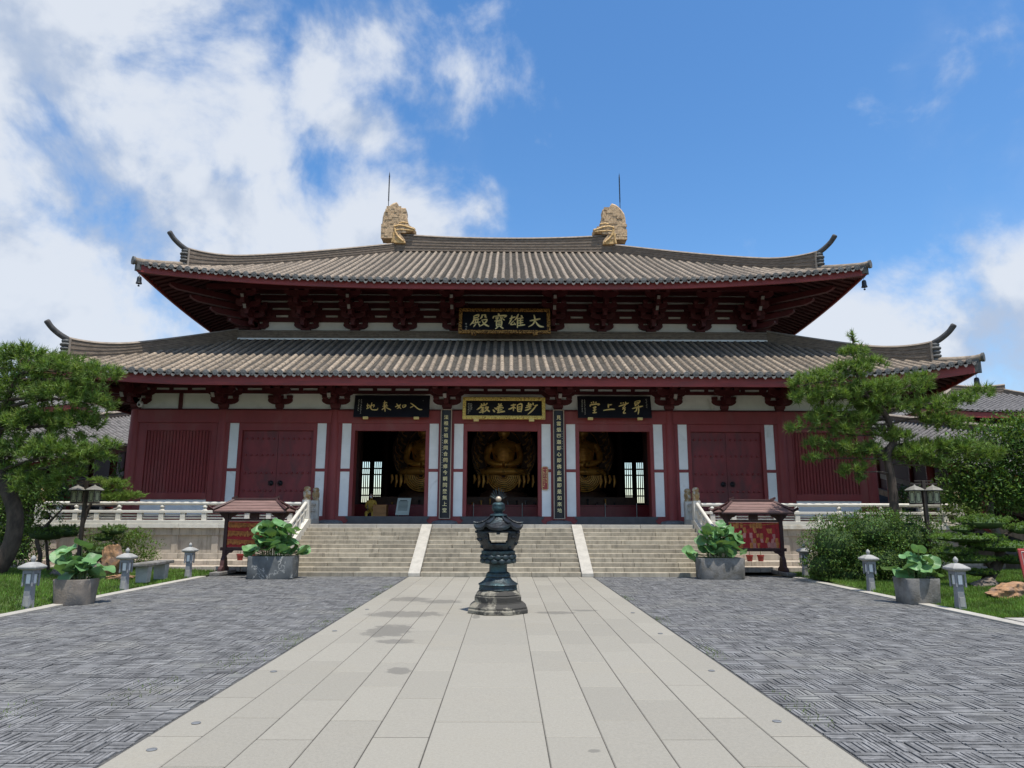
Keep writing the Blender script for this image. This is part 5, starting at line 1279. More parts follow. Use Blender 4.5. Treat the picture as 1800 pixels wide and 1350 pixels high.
# ------------------------------------------------------------------ lotus in stone troughs
def lotus_leaf(seed, r):
    rr = random.Random(seed); n, m = 22, 5; mb = MB(); rows = []; p1, p2 = rr.uniform(0, 6), rr.uniform(0, 6); cup = rr.uniform(.05, .32)
    for j in range(m+1):
        t = j/m; rows.append([(r*t*math.cos(a)*(1+.06*math.sin(3*a+p1)), r*t*math.sin(a)*(1+.06*math.cos(2*a+p2)), r*(cup*t*t+.13*t*t*math.sin(3*a+p1)+.07*t*t*math.sin(5*a+p2))) for a in [2*math.pi*i/n for i in range(n+1)]])
    mb.grid(rows); return mb.mesh('leaf', m_lotus, True)
LEAVES = [lotus_leaf(i, .20) for i in range(6)]
def lotus(X, Y, z0, rx, ry, n, hmin, hmax, label, seed, size=1.0, droop=0):
    root = thing('lotus_plant', label, 'lotus', T(X, Y, z0)); rr = random.Random(seed)
    for i in range(n):
        a = 2*math.pi*i/n*2.39; q = math.sqrt((i+.5)/n); x0, y0 = rx*.55*q*math.cos(a), ry*.6*q*math.sin(a); h = rr.uniform(hmin, hmax)*(1.15-.35*q); x1, y1 = x0*1.7+rr.uniform(-.05, .05), y0*1.6-.05
        s = size*rr.uniform(.6, 1.15)
        if i >= n-droop: x1 = math.copysign(rx*1.15, x0); h = rr.uniform(.02, .2)
        st = MB(); st.tube(spline([(x0, y0, -.1), ((x0*2+x1)/3, (y0*2+y1)/3, h*.55), (x1, y1, h)], 3), .009, 5); st.build('stem', m_stem, root, local=True, smooth=60)
        M_ = T(x1, y1, h) @ Matrix.Rotation(rr.uniform(0, 6.28), 4, 'Z') @ Matrix.Rotation(rr.uniform(.2, 1.0), 4, 'X') @ Matrix.Rotation(rr.uniform(0, 6.28), 4, 'Z') @ Matrix.Scale(s, 4)
        link('leaf', LEAVES[i % 6], root, M_, local=True)
    return root
def trough(X, Y, w, d, h, rc, label, mat, taper=.97, n=96, thick=.05):
    root = thing('stone_trough', label, 'planter', T(X, Y, 0)); mb = MB(); o = len(mb.v)
    def ring(w_, d_, z, wob=0): # rounded rectangle
        pts = []
        for k in range(n):
            a = 2*math.pi*k/n; c, s = math.cos(a), math.sin(a); e = 2/rc; q = (abs(c)**(rc)+abs(s)**(rc))**(-1/rc); pts.append((w_/2*c*q+wob*math.sin(a*5+z*9), d_/2*s*q+wob*math.cos(a*4), z))
        return pts+[pts[0]]
    mb.grid([ring(w*taper*.97, d*taper*.97, .003), ring(w*taper, d*taper, .04, .006), ring(w*(taper+1)/2, d*(taper+1)/2, h*.5, .008), ring(w, d, h-.02, .005), ring(w*.985, d*.985, h, .004), ring(w-thick*2, d-thick*2, h-.005), ring(w-thick*2.2, d-thick*2.2, h-.10)])
    mb.build('tub', mat, root, local=True, smooth=24)
    sb = MB(); sb.v = [p for p in ring(w-thick*2.0, d-thick*2.0, h-.08)[:-1]]; sb.f = [tuple(range(n))]; sb.build('soil', m_soil, root, local=True)
    return root
trough(-6.0, 19.35, 1.20, .62, .58, 14, 'dark veined marble trough in front of the stairs on the left', m_marble, 1.0)
trough(5.85, 19.5, 1.22, .62, .55, 9, 'weathered grey-brown stone trough in front of the stairs on the right', m_trough, .97)
trough(-7.86, 13.75, .68, .68, .46, 3.0, 'brown round stone tub on the kerb of the left lawn', m_trough2, .90)
trough(8.02, 14.05, .70, .62, .48, 4.5, 'grey squarish stone tub on the kerb of the right lawn', m_trough, .95)
lotus(-6.0, 19.35, .54, .64, .30, 56, .16, .95, 'lush lotus leaves in the marble trough left of the stairs', 3, .98, 7)
lotus(5.85, 19.5, .51, .64, .30, 60, .18, .88, 'lush lotus leaves in the grey-brown trough right of the stairs', 5, .95, 4)
lotus(-7.86, 13.75, .42, .34, .30, 28, .08, .60, 'lotus leaves growing in the brown round tub on the left kerb', 8, .86, 2)
lotus(8.02, 14.05, .44, .34, .28, 26, .08, .62, 'lotus leaves growing in the grey tub on the right kerb', 12, .86, 1)
for i, (x, y) in enumerate(((-7.98, 22.35), (-7.64, 22.35), (7.62, 22.35), (7.96, 22.35))):
    p = thing('flowerpot', 'small red flowerpot on the ledge, %s' % ['the outer one behind the left card board', 'the inner one behind the left card board', 'the inner one behind the right card board', 'the outer one behind the right card board'][i], 'flowerpot', T(x, y, .287), 'red flowerpots on the terrace ledge')
    MB().lathe([(.075, 0), (.095, .14), (.11, .145), (.11, .185), (.095, .19), (.09, .16), (.0, .16)], n=16).build('pot', m_pot, p, local=True, smooth=50)
    MB().tube([(0, 0, .15), (.01, 0, .24), (0, .01, .30)], .01, 5).build('stem', m_stem, p, local=True)

# ------------------------------------------------------------------ stone bollard lamps, double lantern lamps, bench
def bollard():
    root = thing('bollard_lamp', 'x', 'lamp', T(0, 0, 0), 'stone bollard lamps along the kerbs')
    def b(mb, n, m, **k): return mb.build(n, m, root, local=True, **k)
    b(MB().box(-.105, .105, -.105, .105, -.02, .40, top=(-.088, .088, -.088, .088)), 'shaft', m_bollard, bevel=.008)
    b(MB().box(-.065, .065, -.112, -.09, .02, .20), 'cover_plate', m_bollard_top, bevel=.004)
    b(MB().box(-.10, .10, -.10, .10, .40, .65), 'lamp_core', m_bollard)
    for sx in (-1, 1):
        for sy in (-1, 1): b(MB().box(*sorted((sx*.105, sx*.150)), *sorted((sy*.105, sy*.150)), .38, .665), 'corner_rib', m_bollard, bevel=.008)
    for a in range(4):
        M_ = Matrix.Rotation(a*math.pi/2, 4, 'Z'); m_ = MB().box(-.055, .055, -.116, -.101, .43, .60); m_.v = [tuple(M_ @ Vector(v)) for v in m_.v]; b(m_, 'light_panel', m_lampglass, bevel=.003)
        m_ = MB().box(-.104, .104, -.150, -.101, .61, .666); m_.v = [tuple(M_ @ Vector(v)) for v in m_.v]; b(m_, 'head_rail', m_bollard)
    b(MB().lathe([(.20, .667), (.335, .70), (.345, .72), (.335, .74), (.16, .80), (.07, .815)], n=4, ph=math.pi/4), 'cap', m_bollard_top, bevel=.008)
    b(MB().lathe([(.045, .81), (.035, .825), (.06, .85), (.066, .875), (.055, .90), (.02, .93), (0, .94)], n=14), 'finial', m_bollard_top, smooth=50)
    return root
B0 = bollard(); B0['label'] = 'nearest grey stone bollard lamp on the left kerb beside the round tub'; B0.matrix_basis = T(-8.2, 12.95, .03, s=(.66, .66, .95))
for (x, y, lb) in ((-8.16, 16.05, 'middle grey stone bollard lamp on the left kerb beside the orange rock'), (-8.2, 19.3, 'farthest stone bollard lamp on the left, behind the stone bench'), (8.24, 13.1, 'nearest grey stone bollard lamp on the right kerb beside the grey tub'), (8.14, 16.05, 'middle stone bollard lamp on the right kerb before the big bush'), (8.2, 19.65, 'farthest small stone bollard lamp on the right, beside the card board')):
    copy_tree(B0, T(x, y, .03, s=(.66, .66, .95)), lb)
def lamp(X, Y, label):
    root = thing('lantern_lamp', label, 'street lamp', T(X, Y, 0, s=(.86, .86, .97)), 'double-lantern garden lamps')
    def b(mb, n, m, par=None, **k): return mb.build(n, m, par or root, local=True, **k)
    b(MB().box(-.05, .05, -.05, .05, .0, 2.62), 'post', m_lamppost, bevel=.008); b(MB().box(-.12, .12, -.12, .12, .0, .12), 'post_foot', m_lamppost, bevel=.01)
    b(MB().box(-.40, .40, -.02, .02, 2.52, 2.56), 'cross_arm', m_lamppost); b(MB().box(-.26, .26, -.016, .016, 2.60, 2.63), 'cross_arm', m_lamppost)
    for s in (-1, 1):
        x = s*.27; b(MB().tube([(x+s*.1, 0, 2.53), (x+s*.06, 0, 2.50), (s*.05, 0, 2.42)], .012, 5), 'stay', m_lamppost)
        ln = b(MB().lathe([(.205, 2.0), (.205, 2.035), (.19, 2.04)], (x, 0, 0), 6, ph=0), 'lantern', m_lamppost)
        for k in range(6):
            a0, a1 = k*math.pi/3, (k+1)*math.pi/3; r = .182; p0, p1 = Vector((x+r*math.cos(a0), r*math.sin(a0), 0)), Vector((x+r*math.cos(a1), r*math.sin(a1), 0)); md = (p0+p1)/2; d = (p1-p0)/2; nr = Vector((d.y, -d.x, 0)).normalized()
            b(MB().obox(md+Vector((0, 0, 2.19)), d*.96, nr*.004, Vector((0, 0, .15))), 'glass_panel', m_yelglass, ln)
            fr = MB(); fr.tube([p0+Vector((0, 0, 2.03)), p0+Vector((0, 0, 2.36))], .016, 4)
            ov = [md+nr*.006+d*(.60*sx)+Vector((0, 0, 2.19+sz)) for sx, sz in ((-.6, -.12), (.6, -.12), (1, -.085), (1, .085), (.6, .12), (-.6, .12), (-1, .085), (-1, -.085), (-.6, -.12))]; fr.tube(ov, .008, 4, caps=False)
            for sz in (-.155, .155): fr.tube([p0+Vector((0, 0, 2.19+sz)), p1+Vector((0, 0, 2.19+sz))], .012, 4)
            for sx in (-1, 1): fr.tube([md+nr*.006+d*(sx*.6)+Vector((0, 0, 2.19)), md+nr*.006+d*(sx*.95)+Vector((0, 0, 2.19))], .006, 4)
            b(fr, 'lantern_frame', m_lamppost, ln)
        b(MB().lathe([(.17, 2.352), (.30, 2.355), (.305, 2.372), (.22, 2.42), (.12, 2.46), (.05, 2.485), (.02, 2.52)], (x, 0, 0), 6), 'lantern_roof', m_lamproof, ln)
    return root
lamp(-11.28, 19.6, 'brown post with two yellow-paned lanterns among the plants on the left'); lamp(10.78, 18.2, 'brown post with two yellow-paned lanterns behind the big bush on the right')
bn = thing('stone_bench', 'low weathered stone bench beside the left kerb', 'bench', T(-8.5, 18.0, .05, rz=R(2)))
MB().box(-.19, .19, -.80, .75, .38, .46).build('seat', m_trough, bn, local=True, bevel=.02)
for y in (-.5, .45): MB().box(-.13, .13, y-.10, y+.10, 0, .38, top=(-.15, .15, y-.12, y+.12)).build('leg', m_bollard_top, bn, local=True, bevel=.015)
def rock(X, Y, z, sx, sy, sz, label, mat, seed, rz=0):
    rr = random.Random(seed); cuts = [(Vector((rr.gauss(0, 1), rr.gauss(0, 1), rr.gauss(0, 1))).normalized(), rr.uniform(.5, .92)) for _ in range(26)]
    def w(d):
        v = Vector(d); r = 1.0
        for n_, h in cuts:
            q = v.dot(n_)
            if q*r > h: r = h/q
        return r*(1+.07*math.sin(d[0]*7+seed)*math.cos(d[2]*6)+.045*math.sin(d[1]*11+d[2]*9)+.025*math.sin(d[0]*19+d[2]*15))
    o = MB().ball((0, 0, 0), sx, sy, sz, 56, 36, wob=w).mesh('rock', mat, 25); o = link('rock', o, None, T(X, Y, z, rz=rz)); return tag(o, label, 'rock')
rock(-10.3, 19.5, .45, .36, .32, .62, 'upright orange scholar rock in the left garden', m_rock, 3)
rock(-10.75, 19.3, .2, .42, .35, .34, 'grey-brown rock at the foot of the orange rock on the left', m_rockgrey, 5)
rock(-11.35, 19.0, .16, .40, .3, .28, 'low brown rock left of the orange rock', m_rockgrey, 8)
rock(-9.55, 18.6, .10, .45, .3, .10, 'flat tan stone lying in the left lawn', m_rock, 9)
rock(-12.6, 17.2, .18, .55, .4, .26, 'brown rock under the left pine tree', m_rockgrey, 15)
rock(9.95, 14.3, .14, .62, .42, .30, 'broad orange rock on the right lawn', m_rock, 21, .2)
rock(8.95, 19.9, .05, .30, .2, .12, 'small tan stone by the farthest right bollard lamp', m_rock, 23)
rock(10.9, 16.4, .15, .35, .3, .2, 'grey stone under the cloud-pruned pine', m_rockgrey, 25)
sn = thing('red_sign', 'red garden sign with a pale border line at the right edge', 'sign', T(11.2, 15.0, 0, rz=R(-6)))
MB().prism_x([(-.05, .28), (-.09, .28), (.03, .98), (.07, .98)], -.42, .42).build('panel', m_redsign, sn, local=True, bevel=.02)
for s in (-1, 1): MB().box(s*.3-.04, s*.3+.04, -.05, .05, 0, .36).build('leg', m_redsign, sn, local=True)
fr = MB(); q = lambda x, t: (x, -.098+.125*t+.0, .28+.70*t); fr.tube([q(-.36, .09), q(.36, .09), q(.36, .91), q(-.36, .91), q(-.36, .09)], .008, 4); fr.build('border_line', m_inkwhite, sn, local=True)
# ------------------------------------------------------------------ plants: outlines of the crowns as clusters (x, y, z, half-width, half-height)
lp_cl = [(-12.7, 18.5, 5.68, 0.83, 0.3), (-11.45, 18.3, 5.29, 0.74, 0.36), (-10.41, 18.0, 5.13, 0.56, 0.29), (-12.81, 18.6, 4.88, 0.83, 0.48), (-11.41, 18.2, 4.56, 0.76, 0.41), (-10.4, 18.0, 4.39, 0.46, 0.29), (-12.18, 18.5, 3.89, 0.77, 0.42), (-10.82, 18.2, 3.88, 0.61, 0.32), (-10.0, 18.0, 3.35, 0.29, 0.17), (-12.51, 18.5, 3.07, 0.74, 0.47), (-11.18, 18.0, 3.11, 0.74, 0.4), (-10.33, 17.9, 3.02, 0.5, 0.28), (-11.79, 18.2, 2.38, 0.57, 0.26), (-10.83, 18.0, 2.57, 0.43, 0.17), (-13.28, 18.8, 4.0, 0.6, 0.54), (-13.24, 18.8, 2.58, 0.59, 0.45), (-14.44, 19.0, 4.71, 0.92, 0.61), (-14.37, 19.0, 3.18, 0.91, 0.6), (-14.42, 19.0, 5.66, 0.77, 0.39)]
rp_cl = [(9.82, 19.2, 6.48, 0.11, 0.25), (9.79, 19.2, 6.09, 0.35, 0.19), (9.59, 19.2, 5.61, 0.6, 0.22), (10.27, 19.2, 5.8, 0.38, 0.16), (8.77, 19.2, 5.28, 0.66, 0.28), (8.16, 19.2, 5.15, 0.22, 0.22), (10.17, 19.2, 5.0, 0.82, 0.35), (11.13, 19.2, 5.13, 0.63, 0.25), (11.62, 19.2, 5.36, 0.31, 0.16), (9.21, 19.2, 4.81, 0.66, 0.31), (8.35, 19.2, 4.83, 0.39, 0.22), (10.45, 19.2, 4.61, 0.66, 0.25), (8.5, 19.2, 4.17, 0.34, 0.28), (8.02, 19.2, 3.97, 0.25, 0.11), (8.89, 19.2, 4.33, 0.47, 0.25), (9.29, 19.2, 3.86, 0.43, 0.23), (8.56, 19.2, 3.55, 0.34, 0.15), (9.25, 19.2, 3.4, 0.46, 0.22), (9.5, 19.2, 2.78, 0.34, 0.31), (8.46, 19.2, 3.18, 0.28, 0.09), (9.98, 19.2, 3.28, 0.4, 0.31), (9.94, 19.2, 4.26, 0.34, 0.22), (11.69, 19.2, 4.53, 0.63, 0.25), (12.5, 19.2, 4.75, 0.56, 0.19), (13.24, 19.2, 5.01, 0.38, 0.14), (12.12, 19.2, 4.14, 0.62, 0.22), (11.09, 19.2, 3.25, 0.62, 0.28), (11.73, 19.2, 3.44, 0.62, 0.25), (10.83, 19.2, 3.71, 0.4, 0.23), (12.51, 19.2, 3.41, 0.62, 0.22), (13.19, 19.2, 3.29, 0.49, 0.19), (11.69, 19.2, 3.05, 0.34, 0.18), (10.45, 19.2, 3.82, 0.34, 0.25), (9.7, 19.2, 4.13, 0.47, 0.28)]
cp_cl = [(11.18, 16.6, 1.51, 0.55, 0.21), (10.73, 16.6, 1.15, 0.68, 0.14), (11.47, 16.6, 0.97, 0.76, 0.17), (10.41, 16.6, 0.84, 0.42, 0.13), (10.74, 16.6, 0.67, 0.55, 0.12), (10.93, 16.6, 0.38, 0.36, 0.1), (10.62, 16.6, 1.35, 0.24, 0.1), (12.07, 16.6, 1.36, 0.39, 0.16), (11.85, 16.6, 0.66, 0.52, 0.13)]
rb_cl = [(8.63, 18.6, 1.1, 0.76, 0.66), (9.54, 18.6, 1.39, 0.88, 0.56), (10.4, 18.6, 1.25, 0.81, 0.62), (9.62, 18.6, 0.68, 1.17, 0.58), (8.29, 18.6, 0.53, 0.51, 0.44), (10.8, 18.6, 0.82, 0.66, 0.58), (9.0, 18.6, 0.32, 0.87, 0.32), (10.17, 18.6, 0.33, 0.73, 0.32)]
rt_cl = [(13.8, 21.0, 3.27, 0.84, 0.67), (14.88, 21.0, 3.79, 1.19, 0.76), (14.04, 21.0, 2.44, 1.01, 0.59), (15.24, 21.0, 2.61, 1.01, 0.84), (16.2, 21.0, 3.45, 1.18, 1.01), (13.35, 21.0, 2.27, 0.5, 0.37), (15.61, 21.0, 4.13, 0.68, 0.43)]
rs_cl = [(12.98, 20.5, 1.77, 0.46, 0.23), (12.29, 20.5, 1.45, 0.32, 0.19), (13.49, 20.5, 1.7, 0.32, 0.23)]
lsm_cl = [(-11.42, 21.2, 2.51, 0.44, 0.17), (-11.77, 21.2, 2.28, 0.23, 0.1), (-10.92, 21.2, 2.18, 0.4, 0.12), (-11.3, 21.2, 2.13, 0.5, 0.1), (-11.93, 21.2, 2.61, 0.23, 0.1)]
lpad_cl = [(-12.34, 19.8, 1.13, 0.53, 0.19), (-11.79, 19.8, 1.19, 0.4, 0.15), (-10.85, 20.4, 1.21, 0.38, 0.13), (-11.12, 20.4, 1.01, 0.32, 0.1), (-10.97, 20.0, 0.67, 0.4, 0.16), (-11.27, 19.9, 0.42, 0.4, 0.19), (-10.71, 20.0, 0.41, 0.25, 0.14)]
lb_cl = [(-10.45, 20.8, 0.64, 0.68, 0.49), (-10.1, 20.8, 0.37, 0.39, 0.39), (-10.8, 20.8, 0.92, 0.42, 0.23), (-11.6, 20.8, 0.92, 0.39, 0.26), (-10.41, 20.8, 1.08, 0.36, 0.16)]
ld_cl = [(-14.32, 21.2, 1.71, 0.75, 0.75), (-13.9, 21.2, 2.37, 0.67, 0.42), (-14.03, 21.2, 0.74, 0.82, 0.58), (-13.45, 21.2, 2.04, 0.37, 0.42), (-14.91, 21.2, 1.22, 0.83, 0.99), (-13.33, 21.2, 2.46, 0.33, 0.27)]
lt_cl = [(-12.38, 19.6, 1.63, 0.31, 0.15), (-12.54, 19.6, 1.33, 0.25, 0.18), (-12.03, 19.6, 1.93, 0.18, 0.09), (-11.86, 19.6, 1.53, 0.15, 0.12)]
bl_cl = [(-16.02, 25.0, 2.47, 0.59, 0.43), (-15.22, 25.0, 2.32, 0.59, 0.43), (-17.04, 25.0, 2.7, 0.79, 0.79), (-13.43, 25.0, 3.01, 0.2, 0.59)]
br_cl = [(14.55, 25.5, 2.37, 0.61, 0.41), (15.55, 25.5, 2.21, 0.81, 0.41), (16.59, 25.5, 2.38, 0.81, 0.51), (17.59, 25.5, 2.22, 1.01, 0.61)]
rp_cl = [(x, y, z, a*.95, b*.93) for x, y, z, a, b in rp_cl]; rb_cl = [(x, y, z-.08, a, b*.9) for x, y, z, a, b in rb_cl]
def needles(clusters, per_area, K, ln, w, up=.5, flat=1.0, seed=0, shell=.75, depth=None, spread=.55, topside=False):
    """tufts of needle triangles over the clusters' upper volume"""
    g = np.random.default_rng(seed); Vs = []
    for (x, y, z, rx, rz) in clusters:
        ry = (depth or .85)*rx; n = max(4, int(per_area*(rx*ry+rx*rz+ry*rz)))
        d = g.normal(size=(n, 3)); d /= np.linalg.norm(d, axis=1)[:, None]; d[:, 2] = np.where(g.random(n) < (.95 if topside else .62), np.abs(d[:, 2]), d[:, 2])
        r = g.uniform(shell, 1.08, n)[:, None]*(1+.22*np.sin(d[:, :1]*5+seed)*np.cos(d[:, 1:2]*6+x))
        c = np.array([x, y, z])+d*r*np.array([rx, ry, rz])
        ax = d*np.array([.8, .8, .6])+np.array([0, 0, up])+g.normal(0, .25, (n, 3)); ax /= np.linalg.norm(ax, axis=1)[:, None]
        q = ax[:, None, :]*g.uniform(.15, 1.0, (n, K, 1))+g.normal(0, spread, (n, K, 3)); q /= np.linalg.norm(q, axis=2)[:, :, None]
        L_ = ln*g.uniform(.65, 1.15, (n, K, 1)); base = c[:, None, :]+ax[:, None, :]*g.uniform(-.35, .35, (n, K, 1))*ln
        sd = np.cross(q, g.normal(size=(n, K, 3))); sd /= np.linalg.norm(sd, axis=2)[:, :, None]+1e-6
        V = np.stack([base-sd*w, base+sd*w, base+q*L_], axis=2); Vs.append(V.reshape(-1, 3))
    V = np.concatenate(Vs); return V, np.arange(len(V)).reshape(-1, 3)
def leaves(clusters, per, size, asp=.45, seed=0, depth=.85, shell=.55, hang=0.0):
    g = np.random.default_rng(seed); Vs = []
    for (x, y, z, rx, rz) in clusters:
        ry = depth*rx; n = max(8, int(per*(rx*ry+rx*rz+ry*rz)))
        d = g.normal(size=(n, 3)); d /= np.linalg.norm(d, axis=1)[:, None]
        r = g.uniform(shell, 1.1, n)[:, None]*(1+.25*np.sin(d[:, :1]*6+x*3)*np.cos(d[:, 2:]*5+y))
        c = np.array([x, y, z])+d*r*np.array([rx, ry, rz])
        t = d*.6+g.normal(0, .7, (n, 3))+np.array([0, 0, -hang]); t /= np.linalg.norm(t, axis=1)[:, None]
        s = np.cross(t, np.array([0, 0, 1])+g.normal(0, .5, (n, 3))); s /= np.linalg.norm(s, axis=1)[:, None]+1e-6
        l = size*g.uniform(.6, 1.25, (n, 1)); V = np.stack([c, c+t*l*.5+s*l*asp*.5, c+t*l, c+t*l*.5-s*l*asp*.5], axis=1); Vs.append(V.reshape(-1, 3))
    V = np.concatenate(Vs); return V, np.arange(len(V)).reshape(-1, 4)
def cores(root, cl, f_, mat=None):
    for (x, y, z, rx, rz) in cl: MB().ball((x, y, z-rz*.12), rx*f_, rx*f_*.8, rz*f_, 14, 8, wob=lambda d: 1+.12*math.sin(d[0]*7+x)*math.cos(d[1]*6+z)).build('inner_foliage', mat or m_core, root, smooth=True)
def limbs(root, trunk, radii, targets, mat, r0=.05, name='trunk', jitter=.15, seed=1):
    mb = MB(); tp = spline(trunk, 6); mb.tube(tp, list(np.interp(np.linspace(0, 1, len(tp)), np.linspace(0, 1, len(radii)), radii)), 10)
    mb.build(name, mat, root, smooth=60)
    rr = random.Random(seed); br = MB()
    for t in targets:
        t = Vector(t[:3]); cand = [Vector(p) for p in tp if p[2] < t.z+.1] or [Vector(tp[-1])]
        s = min(cand, key=lambda p: (p-t).length+.4*abs(p.z-t.z)); m = s.lerp(t, .55)+Vector((rr.uniform(-jitter, jitter), rr.uniform(-jitter, jitter), rr.uniform(-.05, jitter*1.3)))
        br.tube(spline([s, m, t], 4), [r0, r0*.9, r0*.8, r0*.7, r0*.6, r0*.5, r0*.45, r0*.35, r0*.25], 6)
    br.build('branches', mat, root, smooth=60)
def plant(name, label, cat, base, group=None): return thing(name, label, cat, T(*base), group)
def crown(root, name, VF, mat):
    o = link(name, np_mesh(name, VF[0], VF[1], mat), root); return o

t = plant('pine_tree', 'large pine tree with dense layered crown at the left edge', 'tree', (-12.8, 18.6, 0))
limbs(t, [(-12.95, 18.6, -.05), (-12.60, 18.6, .45), (-12.42, 18.6, 1.05), (-12.47, 18.6, 1.75), (-12.85, 18.6, 2.5), (-13.2, 18.7, 3.3), (-13.1, 18.6, 4.4), (-12.7, 18.5, 5.4)], [.24, .21, .2, .19, .17, .14, .09, .04], lp_cl, m_bark, .055)
crown(t, 'crown', needles(lp_cl, 95, 26, .18, .011, .55, seed=2, shell=.5), m_pine); crown(t, 'new_growth', needles(lp_cl, 60, 24, .20, .012, .8, seed=3, shell=.95, spread=.4), m_pine_l)
t = plant('pine_tree', 'slender pine tree with open bright crown and pointed leader on the right', 'tree', (10.5, 19.2, 0))
limbs(t, [(10.55, 19.3, -.05), (10.5, 19.2, .9), (10.52, 19.2, 1.76), (10.53, 19.2, 2.5), (10.47, 19.2, 3.28), (10.7, 19.2, 3.75), (10.46, 19.2, 4.5), (10.0, 19.2, 5.0), (9.8, 19.2, 5.8), (9.82, 19.2, 6.55)], [.13, .12, .115, .11, .10, .09, .08, .06, .035, .015], rp_cl, m_bark, .035, seed=4)
crown(t, 'crown', needles(rp_cl, 72, 22, .18, .011, .75, seed=5, shell=.4), m_pine); crown(t, 'new_growth', needles(rp_cl, 110, 22, .19, .011, 1.0, seed=6, shell=.85, spread=.38), m_pine_l)
t = plant('cloud_pruned_pine', 'cloud-pruned pine with flat stacked pads on the right lawn', 'tree', (11.2, 16.6, 0))
limbs(t, [(11.05, 16.7, .05), (11.25, 16.7, .35), (11.5, 16.7, .7), (11.35, 16.6, 1.1), (10.9, 16.6, 1.4)], [.13, .12, .11, .08, .05], cp_cl, m_bark, .04, seed=6)
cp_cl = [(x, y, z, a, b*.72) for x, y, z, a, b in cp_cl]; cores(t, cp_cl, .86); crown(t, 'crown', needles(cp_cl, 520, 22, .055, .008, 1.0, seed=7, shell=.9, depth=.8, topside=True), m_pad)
t = plant('leafy_bush', 'big dense dark green bush with fine leaves beside the terrace on the right', 'bush', (9.9, 18.6, 0))
limbs(t, [(9.9, 18.6, -.02), (9.95, 18.6, .3), (10.0, 18.6, .7)], [.06, .05, .03], rb_cl, m_barkg, .02)
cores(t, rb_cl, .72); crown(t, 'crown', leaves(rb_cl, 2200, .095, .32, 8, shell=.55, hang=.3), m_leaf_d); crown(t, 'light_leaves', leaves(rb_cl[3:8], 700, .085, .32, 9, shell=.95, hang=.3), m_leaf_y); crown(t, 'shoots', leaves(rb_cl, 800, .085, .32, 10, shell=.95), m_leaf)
t = plant('broadleaf_tree', 'spreading broadleaf tree with glossy leaves at the right edge', 'tree', (14.6, 21.0, 0))
limbs(t, [(14.4, 21.1, -.05), (14.5, 21, .8), (14.3, 21, 1.7), (14.5, 21, 2.6), (14.6, 21, 3.4)], [.14, .12, .10, .07, .03], rt_cl, m_barkg, .04, jitter=.4)
crown(t, 'crown', leaves(rt_cl, 800, .13, .42, 11, shell=.3), m_leaf_d); crown(t, 'light_leaves', leaves(rt_cl, 420, .13, .42, 12, shell=.9), m_leaf)
t = plant('small_shrub', 'small loose shrub by the right end of the terrace balustrade', 'shrub', (13.0, 20.5, 0))
limbs(t, [(13.0, 20.5, 0), (13.0, 20.5, .7), (13.1, 20.5, 1.4)], [.04, .035, .02], rs_cl, m_barkg, .02); crown(t, 'crown', leaves(rs_cl, 900, .10, .4, 13, shell=.3), m_leaf_y)
t = plant('dwarf_pine', 'small trained pine with flat pads before the left balustrade', 'tree', (-12.1, 21.2, 0))
limbs(t, [(-12.0, 21.2, .1), (-12.15, 21.2, .7), (-12.2, 21.2, 1.3), (-12.05, 21.2, 1.9), (-11.9, 21.2, 2.3)], [.05, .045, .045, .04, .02], lsm_cl, m_bark, .025); crown(t, 'crown', needles(lsm_cl, 420, 22, .10, .008, .9, seed=14, shell=.5), m_pine_l)
t = plant('cloud_pruned_shrub', 'dark cloud-pruned shrub with flat pads left of the lantern lamp', 'shrub', (-12.1, 19.9, 0))
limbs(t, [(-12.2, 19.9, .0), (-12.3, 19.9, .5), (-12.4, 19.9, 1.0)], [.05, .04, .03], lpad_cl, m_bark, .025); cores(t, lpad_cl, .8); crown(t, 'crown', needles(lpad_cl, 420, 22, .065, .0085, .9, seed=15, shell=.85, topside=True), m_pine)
t = plant('leafy_bush', 'loose bright green bush beside the terrace on the left', 'bush', (-11.2, 20.8, 0))
limbs(t, [(-11.2, 20.8, 0), (-11.2, 20.8, .4), (-11.1, 20.8, .9)], [.03, .03, .02], lb_cl, m_barkg, .014); crown(t, 'crown', leaves(lb_cl, 1500, .09, .28, 16, shell=.25), m_leaf); crown(t, 'light_leaves', leaves(lb_cl, 500, .09, .28, 17, shell=.8), m_leaf_y)
t = plant('dark_shrub', 'dense dark shrub behind the trunk of the left pine', 'shrub', (-14.9, 21.2, 0))
limbs(t, [(-14.9, 21.2, 0), (-14.8, 21.2, .8), (-14.6, 21.2, 1.6)], [.06, .05, .03], ld_cl, m_barkg, .02); crown(t, 'crown', leaves(ld_cl, 900, .11, .4, 18, shell=.3), m_leaf_d); crown(t, 'light_leaves', leaves(ld_cl, 200, .11, .4, 19, shell=.9), m_leaf)
t = plant('twisted_shrub', 'thin twisted shrub with sparse leaves beside the left pine trunk', 'shrub', (-12.6, 19.6, 0))
limbs(t, [(-12.5, 19.6, 0), (-12.3, 19.6, .5), (-12.45, 19.6, 1.0), (-12.2, 19.6, 1.4), (-11.9, 19.6, 1.75)], [.06, .055, .05, .04, .02], lt_cl, m_bark, .022); crown(t, 'crown', leaves(lt_cl, 900, .09, .4, 20, shell=.2), m_leaf_y)
t = plant('terrace_hedge', 'dark leafy trees behind the left end of the terrace', 'hedge', (-17.5, 25, 0))
limbs(t, [(-17.5, 25, 0), (-17.4, 25, 1.2), (-17.2, 25, 2.4)], [.1, .08, .04], bl_cl, m_barkg, .03); crown(t, 'crown', leaves(bl_cl, 800, .13, .42, 21, shell=.3), m_leaf_d)
t = plant('terrace_hedge', 'dark leafy trees behind the right end of the terrace', 'hedge', (16.2, 25.5, 0))
